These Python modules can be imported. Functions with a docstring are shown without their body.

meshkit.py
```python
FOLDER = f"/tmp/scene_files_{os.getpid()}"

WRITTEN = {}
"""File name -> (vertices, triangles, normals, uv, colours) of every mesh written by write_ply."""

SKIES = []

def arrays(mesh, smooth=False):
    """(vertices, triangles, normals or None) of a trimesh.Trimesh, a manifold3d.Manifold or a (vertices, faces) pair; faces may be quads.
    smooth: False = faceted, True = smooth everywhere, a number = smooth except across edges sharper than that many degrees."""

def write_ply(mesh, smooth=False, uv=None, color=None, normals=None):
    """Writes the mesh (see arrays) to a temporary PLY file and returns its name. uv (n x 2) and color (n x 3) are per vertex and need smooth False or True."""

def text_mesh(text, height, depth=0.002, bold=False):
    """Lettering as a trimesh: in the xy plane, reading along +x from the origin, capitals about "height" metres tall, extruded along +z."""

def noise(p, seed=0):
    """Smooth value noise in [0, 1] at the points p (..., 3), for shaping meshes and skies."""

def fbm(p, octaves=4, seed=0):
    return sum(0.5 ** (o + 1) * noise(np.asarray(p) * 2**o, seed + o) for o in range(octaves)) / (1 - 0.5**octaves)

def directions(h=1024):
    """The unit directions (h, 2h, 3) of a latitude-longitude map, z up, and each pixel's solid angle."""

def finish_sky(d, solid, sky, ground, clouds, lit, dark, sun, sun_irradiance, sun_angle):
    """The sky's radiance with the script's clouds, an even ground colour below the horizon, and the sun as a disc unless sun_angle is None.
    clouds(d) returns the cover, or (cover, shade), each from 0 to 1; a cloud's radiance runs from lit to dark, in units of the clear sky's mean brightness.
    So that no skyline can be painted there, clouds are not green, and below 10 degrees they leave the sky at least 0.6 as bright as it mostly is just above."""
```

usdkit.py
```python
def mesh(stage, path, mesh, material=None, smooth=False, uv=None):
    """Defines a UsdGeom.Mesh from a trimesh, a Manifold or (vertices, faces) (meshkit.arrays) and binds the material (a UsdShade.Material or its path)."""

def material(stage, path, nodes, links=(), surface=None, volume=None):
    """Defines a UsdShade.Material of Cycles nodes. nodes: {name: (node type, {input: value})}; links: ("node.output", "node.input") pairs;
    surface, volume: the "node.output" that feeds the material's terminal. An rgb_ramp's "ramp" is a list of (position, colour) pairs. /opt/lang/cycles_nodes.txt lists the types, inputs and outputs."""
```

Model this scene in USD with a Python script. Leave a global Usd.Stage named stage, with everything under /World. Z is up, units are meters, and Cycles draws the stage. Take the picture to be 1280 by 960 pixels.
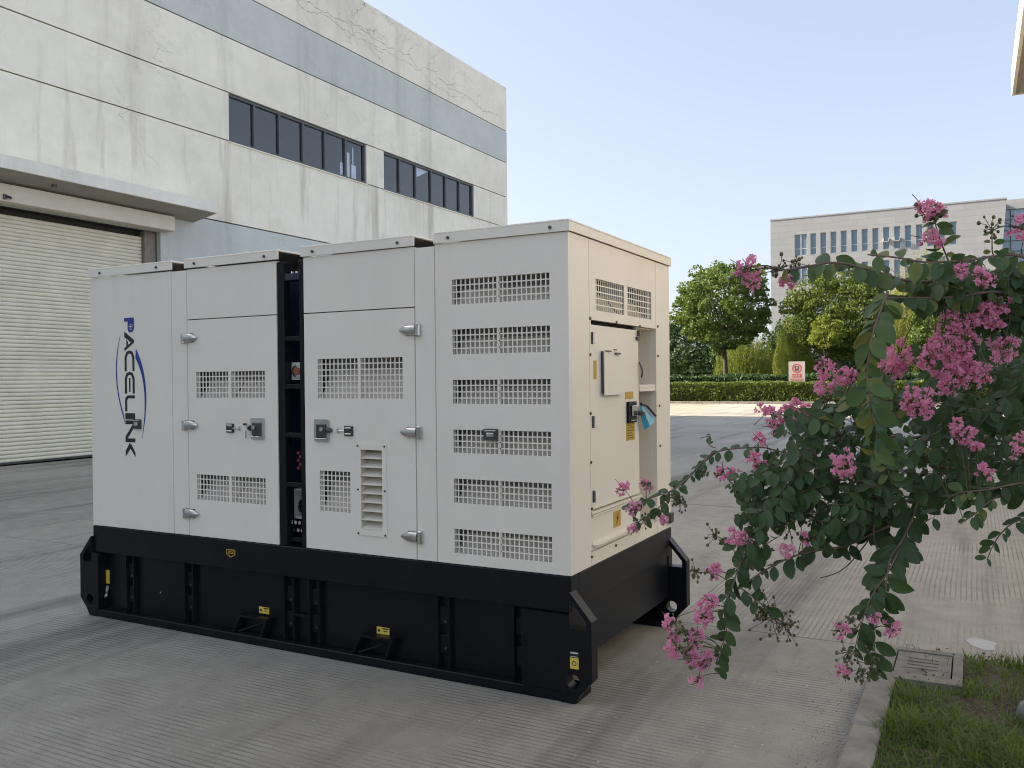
import math, random, numpy as np, trimesh, usdkit, meshkit
from pxr import Usd, UsdGeom, UsdLux, UsdShade, Gf, Sdf
from shapely.geometry import Polygon, LineString, Point, box as sbox
from shapely.ops import unary_union
from shapely import affinity

stage = Usd.Stage.CreateInMemory()
UsdGeom.SetStageUpAxis(stage, UsdGeom.Tokens.z)
UsdGeom.SetStageMetersPerUnit(stage, 1.0)
UsdGeom.Xform.Define(stage, '/World')
UsdGeom.Scope.Define(stage, '/World/Looks')

# ------------------------------------------------------------------ camera
cam = UsdGeom.Camera.Define(stage, '/World/camera')
YAW, PITCH, ROLL = -0.4919, -0.0058, -0.0103
fw = np.array([math.sin(YAW) * math.cos(PITCH), math.cos(YAW) * math.cos(PITCH), math.sin(PITCH)])
rt = np.array([math.cos(YAW), -math.sin(YAW), 0]); up = np.cross(rt, fw)
r2 = math.cos(ROLL) * rt + math.sin(ROLL) * up; u2 = -math.sin(ROLL) * rt + math.cos(ROLL) * up
cam.AddTransformOp().Set(Gf.Matrix4d(*r2, 0, *u2, 0, *(-fw), 0, 0, 0, 1.55, 1))
cam.CreateHorizontalApertureAttr(36.0); cam.CreateVerticalApertureAttr(27.0)
cam.CreateFocalLengthAttr(36.0 * 1081.3 / 1280)
cam.CreateClippingRangeAttr(Gf.Vec2f(0.05, 3000))
cam.CreateExposureAttr(1.66)

# ------------------------------------------------------------------ sky and sun
AZ, EL = math.atan(0.18), math.radians(30)
SUN = np.array([-math.cos(EL) * math.cos(AZ), -math.cos(EL) * math.sin(AZ), math.sin(EL)])
dome = UsdLux.DomeLight.Define(stage, '/World/sky')
sky = usdkit.material(stage, '/World/Looks/sky_look', {
    's': ('sky_texture', {'sky_type': 'single_scattering', 'sun_disc': False, 'sun_elevation': EL,
                          'sun_rotation': math.atan2(SUN[0], SUN[1]), 'air_density': 1.0, 'aerosol_density': 2.4, 'ozone_density': 1.0}),
    'h': ('hsv', {'saturation': 0.80, 'value': 1.0}), 'w': ('mix', {'mix_type': 'multiply', 'fac': 1.0, 'color2': (1.07, 1.0, 0.955)}),
    'v': ('mix', {'fac': 0.5, 'color2': (1.80, 2.10, 2.78)}),      # an even veil of thin high haze
    'b': ('background_shader', {'strength': 0.10})}, [('s.color', 'h.color'), ('h.color', 'w.color1'), ('w.color', 'v.color1'), ('v.color', 'b.color')], surface='b.background')
UsdShade.MaterialBindingAPI.Apply(dome.GetPrim()).Bind(sky)
dome.GetPrim().SetCustomDataByKey('kind', 'structure')
sun = UsdLux.DistantLight.Define(stage, '/World/sun')
zx = np.cross([0, 0, 1.0], SUN); zx /= np.linalg.norm(zx); zy = np.cross(SUN, zx)
sun.AddTransformOp().Set(Gf.Matrix4d(*zx, 0, *zy, 0, *SUN, 0, 0, 0, 0, 1))
sun.CreateIntensityAttr(1.0); sun.CreateAngleAttr(0.5); sun.CreateNormalizeAttr(True); sun.CreateColorAttr(Gf.Vec3f(1.0, 0.87, 0.70))

# ------------------------------------------------------------------ helpers
_names = {}
def numbered(path):
    n = _names.get(path, 0); _names[path] = n + 1
    return path if n == 0 else '%s_%03d' % (path, n)
def tag(prim, label=None, cat=None, group=None, kind=None):
    for k, v in (('label', label), ('category', cat), ('group', group), ('kind', kind)):
        if v: prim.SetCustomDataByKey(k, v)
    return prim
def thing(name, label=None, cat=None, loc=(0, 0, 0), rotz=0, group=None, kind=None):
    x = UsdGeom.Xform.Define(stage, numbered('/World/' + name))
    x.AddTranslateOp().Set(Gf.Vec3d(*map(float, loc)))
    if rotz: x.AddRotateZOp().Set(float(rotz))
    tag(x.GetPrim(), label, cat, group, kind)
    return str(x.GetPath())
def part(parent, name, mesh, mat, label=None, smooth=False, kind=None):
    if isinstance(mesh, list): mesh = join(mesh)
    m = usdkit.mesh(stage, numbered(parent + '/' + name), mesh, mat, smooth=smooth)
    tag(m.GetPrim(), label, kind=kind)
    return str(m.GetPath())
def single(name, mesh, mat, label=None, cat=None, group=None, kind=None, smooth=False):
    p = part('/World', name, mesh, mat, smooth=smooth)
    tag(stage.GetPrimAtPath(p), label, cat, group, kind)
    return p
def join(ms):
    vs, fs, n = [], [], 0
    for m in ms:
        v, f = (m.vertices, m.faces) if hasattr(m, 'faces') else m
        vs.append(np.asarray(v, float)); fs.append(np.asarray(f) + n); n += len(v)
    return (np.vstack(vs), np.vstack(fs))
def bx(x0, x1, y0, y1, z0, z1, c=0):
    if c <= 0:
        m = trimesh.creation.box(extents=(x1 - x0, y1 - y0, z1 - z0)); m.apply_translation(((x0 + x1) / 2, (y0 + y1) / 2, (z0 + z1) / 2)); return m
    pts = []
    for sx in (0, 1):
        for sy in (0, 1):
            for sz in (0, 1):
                b = np.array([(x0, x1)[sx], (y0, y1)[sy], (z0, z1)[sz]], float); s = np.array([1 - 2 * sx, 1 - 2 * sy, 1 - 2 * sz]) * c
                for k in range(3):
                    q = b + s; q[k] = b[k]; pts.append(q)
    return trimesh.convex.convex_hull(np.array(pts))
def ext(poly, h):
    return trimesh.util.concatenate([trimesh.creation.extrude_polygon(g, h, engine='earcut') for g in getattr(poly, 'geoms', [poly]) if g.area > 1e-9])
def xz(poly, y0, y1):                       # polygon drawn in x, z and given depth in y
    m = ext(poly, y1 - y0); v = m.vertices.copy(); m.vertices = np.stack([v[:, 0], y1 - v[:, 2], v[:, 1]], 1); return m
def yz(poly, x0, x1):                       # polygon drawn in y, z and given depth in x
    m = ext(poly, x1 - x0); v = m.vertices.copy(); m.vertices = np.stack([x0 + v[:, 2], v[:, 0], v[:, 1]], 1); return m
def xy(poly, z0, z1):
    m = ext(poly, z1 - z0); m.apply_translation((0, 0, z0)); return m
def cyl(a, b, r, n=12, r2=None):
    return tube([a, b], [r, r if r2 is None else r2], n, cap=True)
def tube(pts, rad, n=6, cap=False):
    p = np.asarray(pts, float); rad = np.broadcast_to(np.asarray(rad, float), (len(p),))
    t = np.gradient(p, axis=0); t /= np.linalg.norm(t, axis=1, keepdims=True) + 1e-12
    ref = np.where(np.abs(t[:, 2:]) < 0.9, [[0, 0, 1.0]], [[1.0, 0, 0]])
    a = np.cross(t, ref); a /= np.linalg.norm(a, axis=1, keepdims=True) + 1e-12; b = np.cross(t, a)
    g = np.arange(n) * 2 * math.pi / n
    v = (p[:, None] + rad[:, None, None] * (np.cos(g)[None, :, None] * a[:, None] + np.sin(g)[None, :, None] * b[:, None])).reshape(-1, 3)
    i, j = np.meshgrid(np.arange(len(p) - 1), np.arange(n), indexing='ij')
    q = np.stack([i * n + j, i * n + (j + 1) % n, (i + 1) * n + (j + 1) % n, (i + 1) * n + j], -1).reshape(-1, 4)
    f = np.vstack([q[:, [0, 1, 2]], q[:, [0, 2, 3]]])[:, ::-1]
    if cap:
        k = len(v); v = np.vstack([v, p[:1], p[-1:]]); m = (len(p) - 1) * n; jj = np.arange(n)
        f = np.vstack([f, np.stack([np.full(n, k), jj, (jj + 1) % n], 1)[:, ::-1][:, ::-1], np.stack([np.full(n, k + 1), m + (jj + 1) % n, m + jj], 1)])
    return trimesh.Trimesh(v, f, process=False)
def smoothline(pts, n):
    p = np.asarray(pts, float)
    if len(p) < 3: return np.array([p[0] + (p[-1] - p[0]) * t for t in np.linspace(0, 1, n)])
    from scipy.interpolate import PchipInterpolator
    s = np.r_[0, np.cumsum(np.linalg.norm(np.diff(p, axis=0), axis=1))]
    return PchipInterpolator(s, p)(np.linspace(0, s[-1], n))

# ------------------------------------------------------------------ materials
L = '/World/Looks/'
def simple(name, col, rough=0.5, metal=0.0, var=0.0, scale=6.0, bump=0.0, bscale=60.0, spec=0.5, coat=0.0):
    nodes = {'p': ('principled_bsdf', {'base_color': col, 'roughness': rough, 'metallic': metal, 'specular_ior_level': spec, 'coat_weight': coat})}
    links = []
    if var or bump: nodes['g'] = ('geometry', {})
    if var:
        nodes['n'] = ('noise_texture', {'scale': scale, 'detail': 5.0, 'roughness': 0.6})
        nodes['r'] = ('rgb_ramp', {'ramp': [(0.3, tuple(c * (1 - var) for c in col)), (0.7, tuple(min(1, c * (1 + var)) for c in col))]})
        links += [('g.position', 'n.vector'), ('n.fac', 'r.fac'), ('r.color', 'p.base_color')]
    if bump:
        nodes['m'] = ('noise_texture', {'scale': bscale, 'detail': 4.0}); nodes['b'] = ('bump', {'strength': 0.6, 'distance': bump})
        links += [('g.position', 'm.vector'), ('m.fac', 'b.height'), ('b.normal', 'p.normal')]
    return usdkit.material(stage, L + name, nodes, links, surface='p.BSDF')
def leafy(name, cols, rough=0.45, trans=0.35, per='island', spec=0.4):
    src = 'g.random_per_island' if per == 'island' else 'o.random'
    k = np.linspace(0, 1, len(cols))
    nodes = {'g': ('geometry', {}), 'o': ('object_info', {}), 'r': ('rgb_ramp', {'ramp': [(a, c) for a, c in zip(k, cols)]}),
             'p': ('principled_bsdf', {'roughness': rough, 'specular_ior_level': spec}), 't': ('translucent_bsdf', {}),
             'h': ('hsv', {'saturation': 1.05, 'value': 1.3}), 'm': ('mix_closure', {'fac': trans})}
    return usdkit.material(stage, L + name, nodes, [(src, 'r.fac'), ('r.color', 'p.base_color'), ('r.color', 'h.color'), ('h.color', 't.color'),
                           ('p.BSDF', 'm.closure1'), ('t.BSDF', 'm.closure2')], surface='m.closure')
def glassy(name, tint=(0.9, 0.95, 0.95), ior=1.8):
    return usdkit.material(stage, L + name, {'f': ('fresnel', {'IOR': ior}), 'gg': ('geometry', {}), 'iv': ('math', {'math_type': 'subtract', 'value1': 1.0}), 'mu': ('math', {'math_type': 'multiply'}), 't': ('transparent_bsdf', {'color': tint}), 'g': ('glossy_bsdf', {'roughness': 0.03, 'color': (1, 1, 1)}),
                           'm': ('mix_closure', {})}, [('gg.backfacing', 'iv.value2'), ('f.fac', 'mu.value1'), ('iv.value', 'mu.value2'), ('mu.value', 'm.fac'), ('t.BSDF', 'm.closure1'), ('g.BSDF', 'm.closure2')], surface='m.closure')
def concrete(name, axis, grooves=1.0, tone=1.0):
    c = lambda r, g, b: (r * tone, g * tone, b * tone)
    nodes = {
        'g': ('geometry', {}), 'x': ('separate_xyz', {}), 'o': ('object_info', {}),
        'n1': ('noise_texture', {'scale': 0.45, 'detail': 7.0, 'roughness': 0.62}), 'n2': ('noise_texture', {'scale': 5.0, 'detail': 8.0, 'roughness': 0.7}),
        'n3': ('noise_texture', {'scale': 120.0, 'detail': 3.0, 'roughness': 0.7}),
        'mp': ('mapping', {'rotation': (0, 0, -0.28), 'scale': (2.3, 0.16, 1.0)}), 'st': ('noise_texture', {'scale': 1.0, 'detail': 4.0, 'roughness': 0.6}),
        'rs': ('map_range', {'from_min': 0.52, 'from_max': 0.68, 'to_min': 1.0, 'to_max': 0.6, 'clamp': True}),
        'r1': ('rgb_ramp', {'ramp': [(0.28, c(.325, .298, .243)), (0.5, c(.41, .378, .311)), (0.72, c(.49, .454, .378))]}),
        'r2': ('map_range', {'from_min': 0.25, 'from_max': 0.75, 'to_min': 0.8, 'to_max': 1.2, 'clamp': True}),
        'r3': ('map_range', {'from_min': 0.3, 'from_max': 0.72, 'to_min': 0.8, 'to_max': 1.2, 'clamp': True}),
        'ro': ('map_range', {'from_min': 0.0, 'from_max': 1.0, 'to_min': 0.93, 'to_max': 1.07}),
        'wb': ('noise_texture', {'scale': 1.3, 'detail': 3.0}), 'wm': ('math', {'math_type': 'multiply', 'value2': 3.0}),
        'ph': ('math', {'math_type': 'multiply', 'value2': 2 * math.pi / 0.034}), 'ad': ('math', {'math_type': 'add'}), 'si': ('math', {'math_type': 'sine'}),
        'gm': ('map_range', {'from_min': 0.45, 'from_max': 0.98, 'to_min': 0.0, 'to_max': 1.0, 'clamp': True}),
        'wn': ('noise_texture', {'scale': 0.9, 'detail': 6.0, 'roughness': 0.7}), 'wr': ('map_range', {'from_min': 0.44, 'from_max': 0.6, 'to_min': 0.03, 'to_max': grooves, 'clamp': True}),
        'gv': ('math', {'math_type': 'multiply'}), 'gd': ('map_range', {'from_min': 0.0, 'from_max': 1.0, 'to_min': 1.0, 'to_max': 0.5, 'clamp': True}),
        'k1': ('math', {'math_type': 'multiply'}), 'k2': ('math', {'math_type': 'multiply'}), 'k3': ('math', {'math_type': 'multiply'}), 'k4': ('math', {'math_type': 'multiply'}),
        'cx': ('combine_xyz', {}), 'mul': ('vector_math', {'math_type': 'multiply'}),
        'sp': ('voronoi_texture', {'scale': 9.0, 'randomness': 1.0}), 'sr': ('map_range', {'from_min': 0.05, 'from_max': 0.085, 'to_min': 0.75, 'to_max': 0.0, 'clamp': True}),
        'sc': ('separate_color', {}), 'sg': ('math', {'math_type': 'greater_than', 'value2': 0.8}), 'sm': ('math', {'math_type': 'multiply'}),
        'mx': ('mix', {'color2': (.42, .41, .38)}),
        'hh': ('math', {'math_type': 'multiply_add', 'value2': -1.0}), 'h3': ('math', {'math_type': 'multiply', 'value2': 0.35}),
        'bp': ('bump', {'strength': 0.8, 'distance': 0.004}), 'p': ('principled_bsdf', {'roughness': 0.72, 'specular_ior_level': 0.35})}
    links = [('g.position', 'x.vector')] + [('g.position', n + '.vector') for n in ('n1', 'n2', 'n3', 'wb', 'wn', 'mp', 'sp')] + [
        ('mp.vector', 'st.vector'), ('st.fac', 'rs.value'), ('n1.fac', 'r1.fac'), ('n2.fac', 'r2.value'), ('n3.fac', 'r3.value'), ('o.random', 'ro.value'),
        ('wb.fac', 'wm.value1'), ('x.' + axis, 'ph.value1'), ('ph.value', 'ad.value1'), ('wm.value', 'ad.value2'), ('ad.value', 'si.value1'), ('si.value', 'gm.value'),
        ('wn.fac', 'wr.value'), ('gm.result', 'gv.value1'), ('wr.result', 'gv.value2'), ('gv.value', 'gd.value'),
        ('rs.result', 'k1.value1'), ('r2.result', 'k1.value2'), ('k1.value', 'k2.value1'), ('r3.result', 'k2.value2'), ('k2.value', 'k3.value1'), ('gd.result', 'k3.value2'),
        ('k3.value', 'k4.value1'), ('ro.result', 'k4.value2'), ('k4.value', 'cx.x'), ('k4.value', 'cx.y'), ('k4.value', 'cx.z'), ('r1.color', 'mul.vector1'), ('cx.vector', 'mul.vector2'),
        ('sp.distance', 'sr.value'), ('sp.color', 'sc.color'), ('sc.r', 'sg.value1'), ('sr.result', 'sm.value1'), ('sg.value', 'sm.value2'), ('sm.value', 'mx.fac'), ('mul.vector', 'mx.color1'),
        ('mx.color', 'p.base_color'), ('n3.fac', 'h3.value1'), ('gv.value', 'hh.value1'), ('h3.value', 'hh.value3'), ('hh.value', 'bp.height'), ('bp.normal', 'p.normal')]
    return usdkit.material(stage, L + name, nodes, links, surface='p.BSDF')
def stained(name, col, stain=(0.30, 0.29, 0.26), amount=0.5, crack=0.0, rough=0.75, cs=(1, .8, 3.2), patch=.35, bd=.006, spec=.3):
    nodes = {
        'g': ('geometry', {}), 'mp': ('mapping', {'scale': (.8, .8, 0.085)}), 'st': ('noise_texture', {'scale': 1.6, 'detail': 6.0, 'roughness': 0.65}),
        'sr': ('map_range', {'from_min': 0.52, 'from_max': 0.78, 'to_min': 0.0, 'to_max': amount, 'clamp': True}),
        'n1': ('noise_texture', {'scale': 0.35, 'detail': 6.0, 'roughness': 0.65}), 'r1': ('map_range', {'from_min': 0.45, 'from_max': 0.75, 'to_min': 0.0, 'to_max': patch, 'clamp': True}),
        'n2': ('noise_texture', {'scale': 2.5, 'detail': 8.0, 'roughness': 0.75}), 'rp': ('map_range', {'from_min': 0.3, 'from_max': 0.7, 'to_min': 1 - .2 * patch, 'to_max': 1 + .14 * patch, 'clamp': True}),
        'dn': ('noise_texture', {'scale': 1.4, 'detail': 5.0, 'roughness': 0.7}), 'da': ('vector_math', {'math_type': 'multiply_add', 'vector2': (1.3, 1.3, 1.3)}),
        'vm': ('mapping', {'scale': cs}), 'v': ('voronoi_texture', {'feature': 'distance_to_edge', 'scale': 0.42}), 'vr': ('map_range', {'from_min': 0.0, 'from_max': 0.012, 'to_min': crack, 'to_max': 0.0, 'clamp': True}),
        'cm': ('noise_texture', {'scale': 0.3, 'detail': 2.0}), 'cr': ('map_range', {'from_min': 0.5, 'from_max': 0.62, 'to_min': 0.0, 'to_max': 1.0, 'clamp': True}), 'cc': ('math', {'math_type': 'multiply'}),
        'm1': ('mix', {'color1': col, 'color2': stain}), 'm2': ('mix', {'color2': tuple(s * 1.15 for s in stain)}), 'm3': ('mix', {'color2': tuple(s * 0.55 for s in stain)}),
        'cx': ('combine_xyz', {}), 'ml': ('vector_math', {'math_type': 'multiply'}),
        'b': ('bump', {'strength': 0.4, 'distance': bd}), 'p': ('principled_bsdf', {'roughness': rough, 'specular_ior_level': spec})}
    links = [('g.position', n + '.vector') for n in ('mp', 'n1', 'n2', 'dn', 'cm')] + [
        ('mp.vector', 'st.vector'), ('st.fac', 'sr.value'), ('n1.fac', 'r1.value'), ('n2.fac', 'rp.value'), ('dn.color', 'da.vector1'), ('g.position', 'da.vector3'), ('da.vector', 'vm.vector'), ('vm.vector', 'v.vector'),
        ('v.distance', 'vr.value'), ('cm.fac', 'cr.value'), ('vr.result', 'cc.value1'), ('cr.result', 'cc.value2'), ('sr.result', 'm1.fac'), ('m1.color', 'm2.color1'), ('r1.result', 'm2.fac'),
        ('m2.color', 'm3.color1'), ('cc.value', 'm3.fac'), ('rp.result', 'cx.x'), ('rp.result', 'cx.y'), ('rp.result', 'cx.z'), ('m3.color', 'ml.vector1'), ('cx.vector', 'ml.vector2'),
        ('ml.vector', 'p.base_color'), ('n2.fac', 'b.height'), ('b.normal', 'p.normal')]
    return usdkit.material(stage, L + name, nodes, links, surface='p.BSDF')

M = {}
M['yard_x'] = concrete('concrete_cross_grooved', 'y', 1.0, .94); M['yard_y'] = concrete('concrete_long_grooved', 'x', 0.8, .92); M['yard_far'] = concrete('concrete_far', 'y', 0.12, .98)
M['sub'] = simple('joint_dirt', (.10, .09, .08), .95, var=.3)
M['soil'] = simple('soil', (.075, .062, .04), .95, var=.45, scale=9, bump=.02, bscale=30)
M['wall_white'] = stained('wall_white', (.86, .805, .67), (.36, .325, .26), .5, .25); M['wall_blue'] = stained('wall_blue', (.555, .58, .54), (.26, .28, .28), .45, .35)
M['wall_top'] = stained('wall_top', (.84, .78, .645), (.30, .265, .21), .35, 1.0)
M['wall_under'] = stained('wall_under', (.86, .805, .67), (.36, .30, .23), 1.0, .1)
M['crack'] = simple('crack_dirt', (.42, .39, .33), .9, var=.3)
M['joint'] = simple('wall_joint', (.05, .05, .048), .9)
M['canopy'] = stained('canopy_paint', (.81, .77, .665), (.36, .33, .28), .4, .5); M['header'] = simple('header_paint', (.66, .60, .49), .7, var=.06, scale=3)
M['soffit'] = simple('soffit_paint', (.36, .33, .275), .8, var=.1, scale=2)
M['shutter'] = simple('roller_shutter', (.72, .675, .53), .45, var=.08, scale=2.2); M['post'] = simple('door_post', (.22, .19, .16), .7, var=.2)
M['frame_dark'] = simple('window_frame_dark', (.085, .09, .10), .45); M['glass'] = glassy('window_glass', (.85, .87, .9), 1.9)
M['inside'] = simple('dim_interior', (.35, .36, .38), .9)
M['pane_reflection'] = simple('pale_sheet', (.85, .87, .9), .8)  # pale colour imitating bright reflections in the factory panes
M['roof'] = simple('roof_felt', (.2, .2, .2), .9)
M['paint'] = stained('cabinet_paint', (.85, .785, .67), (.52, .47, .39), .16, 0, .33, patch=.10, bd=.0012, spec=.45)
M['black'] = simple('black_paint', (.0055, .006, .0075), .34, var=.25, scale=5, bump=.0008, bscale=90, spec=.22)
M['black_dull'] = simple('black_dull', (.006, .0065, .009), .6, spec=.2); M['lining'] = simple('lining', (.27, .262, .25), .9)
M['navy'] = simple('radiator_navy', (.018, .022, .045), .45)
M['chrome'] = simple('chrome', (.62, .60, .57), .18, 1.0, var=.15, scale=30); M['dark_metal'] = simple('dark_metal', (.10, .095, .09), .35, .9)
M['ink'] = simple('logo_black', (.012, .012, .013), .4); M['blue'] = simple('logo_blue', (.02, .04, .26), .4)
M['yellow'] = simple('sticker_yellow', (.72, .52, .08), .5); M['ochre'] = simple('sticker_ochre', (.52, .33, .05), .55); M['paper'] = simple('sticker_white', (.7, .7, .66), .6)
M['red'] = simple('red_fitting', (.45, .02, .03), .4); M['brown'] = simple('gauge_brown', (.30, .10, .05), .4); M['bag'] = simple('blue_plastic', (.03, .27, .42), .25, var=.3, scale=40)
M['cream'] = simple('cream_render', (.50, .44, .33), .8, var=.08, scale=1.5); M['cream_pale'] = simple('cream_pale', (.80, .73, .59), .75, var=.06, scale=2); M['cream_wall'] = simple('cream_wall', (.45, .42, .355), .8, var=.08, scale=1.5); M['trim'] = simple('eave_trim', (.30, .25, .17), .7)
M['kerb'] = simple('kerb_stone', (.255, .235, .20), .85, var=.3, scale=7, bump=.006, bscale=35)
M['drain'] = simple('drain_concrete', (.215, .20, .165), .85, var=.25, scale=11, bump=.004, bscale=50); M['slot'] = simple('slot_dark', (.02, .02, .018), .9)
M['white_spot'] = simple('white_spill', (.50, .50, .48), .8, var=.12, scale=20); M['rock'] = simple('rock', (.22, .21, .185), .85, var=.3, scale=12, bump=.01, bscale=25)
M['bark'] = simple('bark', (.075, .058, .042), .9, var=.4, scale=8, bump=.01, bscale=20); M['stem'] = simple('myrtle_stem', (.16, .105, .075), .7, var=.35, scale=25); M['twig'] = simple('green_twig', (.085, .075, .03), .6, var=.3, scale=40)
LEAF = [(0.057, 0.106, 0.035), (0.081, 0.14, 0.046), (0.115, 0.181, 0.055), (0.065, 0.122, 0.051), (0.155, 0.2, 0.055), (0.216, 0.213, 0.055)]
M['leaf'] = leafy('myrtle_leaf', LEAF, .42, .25, 'object', .32); M['leaves'] = leafy('myrtle_leaves', LEAF, .42, .25, 'island', .32)
M['petal'] = leafy('myrtle_petal', [(.82, .40, .54), (.86, .51, .62), (.82, .36, .44), (.89, .65, .71), (.76, .34, .52)], .6, .35, spec=.2)
M['bud'] = simple('myrtle_bud', (.085, .085, .03), .55, var=.5, scale=60)
M['tree_a'] = leafy('camphor_leaf', [(0.106, 0.159, 0.032), (0.144, 0.208, 0.037), (0.192, 0.259, 0.043), (0.115, 0.184, 0.043)], .5, .3)
M['tree_b'] = leafy('broad_leaf', [(0.115, 0.151, 0.028), (0.163, 0.208, 0.034), (0.221, 0.25, 0.043), (0.125, 0.175, 0.039)], .5, .3)
M['tree_dark'] = leafy('dark_leaf', [(0.049, 0.094, 0.029), (0.07, 0.122, 0.037), (0.088, 0.146, 0.041)], .5, .25)
M['tree_lime'] = leafy('lime_leaf', [(0.2, 0.24, 0.036), (0.275, 0.3, 0.042), (0.325, 0.324, 0.06)], .5, .35)
M['tree_grey'] = leafy('greyish_leaf', [(0.111, 0.144, 0.054), (0.143, 0.175, 0.066), (0.091, 0.125, 0.054)], .55, .3)
M['willow'] = leafy('willow_leaf', [(0.174, 0.217, 0.039), (0.232, 0.266, 0.052), (0.145, 0.196, 0.039), (0.275, 0.28, 0.065)], .5, .4)
M['willow_pale'] = leafy('pale_willow_leaf', [(0.26, 0.273, 0.065), (0.338, 0.325, 0.085), (0.208, 0.234, 0.058)], .5, .4)
M['hedge'] = leafy('hedge_leaf', [(0.112, 0.152, 0.026), (0.15, 0.196, 0.033), (0.083, 0.123, 0.026), (0.195, 0.217, 0.039)], .5, .3)
M['cover'] = leafy('cover_leaf', [(0.039, 0.078, 0.024), (0.058, 0.102, 0.029), (0.046, 0.084, 0.028)], .5, .25)
M['grass'] = leafy('grass_blade', [(0.144, 0.196, 0.039), (0.24, 0.293, 0.061), (0.324, 0.299, 0.11), (0.102, 0.149, 0.033), (0.384, 0.299, 0.154), (0.204, 0.253, 0.055)], .55, .35)
M['petal_bits'] = leafy('petal_bits', [(.55, .53, .49), (.62, .5, .5), (.42, .40, .36)], .8, .1)
M['dry'] = leafy('dry_bits', [(.12, .08, .045), (.20, .14, .08), (.07, .05, .03)], .8, .1)
M['office'] = usdkit.material(stage, L + 'office_stone', {
    'g': ('geometry', {}), 'x': ('separate_xyz', {}), 'c': ('combine_xyz', {}),
    'b': ('brick_texture', {'color1': (.33, .345, .35), 'color2': (.37, .385, .385), 'mortar': (.255, .265, .27), 'scale': 1.0, 'mortar_size': 0.02, 'brick_width': 2.4, 'row_height': 0.9, 'offset': 0.5}),
    'p': ('principled_bsdf', {'roughness': .7})}, [('g.position', 'x.vector'), ('x.x', 'c.x'), ('x.z', 'c.y'), ('c.vector', 'b.vector'), ('b.color', 'p.base_color')], surface='p.BSDF')
M['office_glass'] = simple('office_glass', (.10, .17, .23), .08, spec=.9); M['curtain_glass'] = simple('curtain_wall_glass', (.28, .40, .50), .1, spec=.8)
M['office_frame'] = simple('office_frame', (.62, .64, .65), .5); M['sign_face'] = simple('sign_face', (.42, .37, .34), .5); M['sign_red'] = simple('sign_red', (.45, .06, .07), .5); M['sign_dark'] = simple('sign_dark', (.10, .025, .03), .5); M['sign_grey'] = simple('sign_grey', (.38, .42, .46), .5)
M['steel'] = simple('galvanised', (.4, .4, .39), .45, .6)

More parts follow.
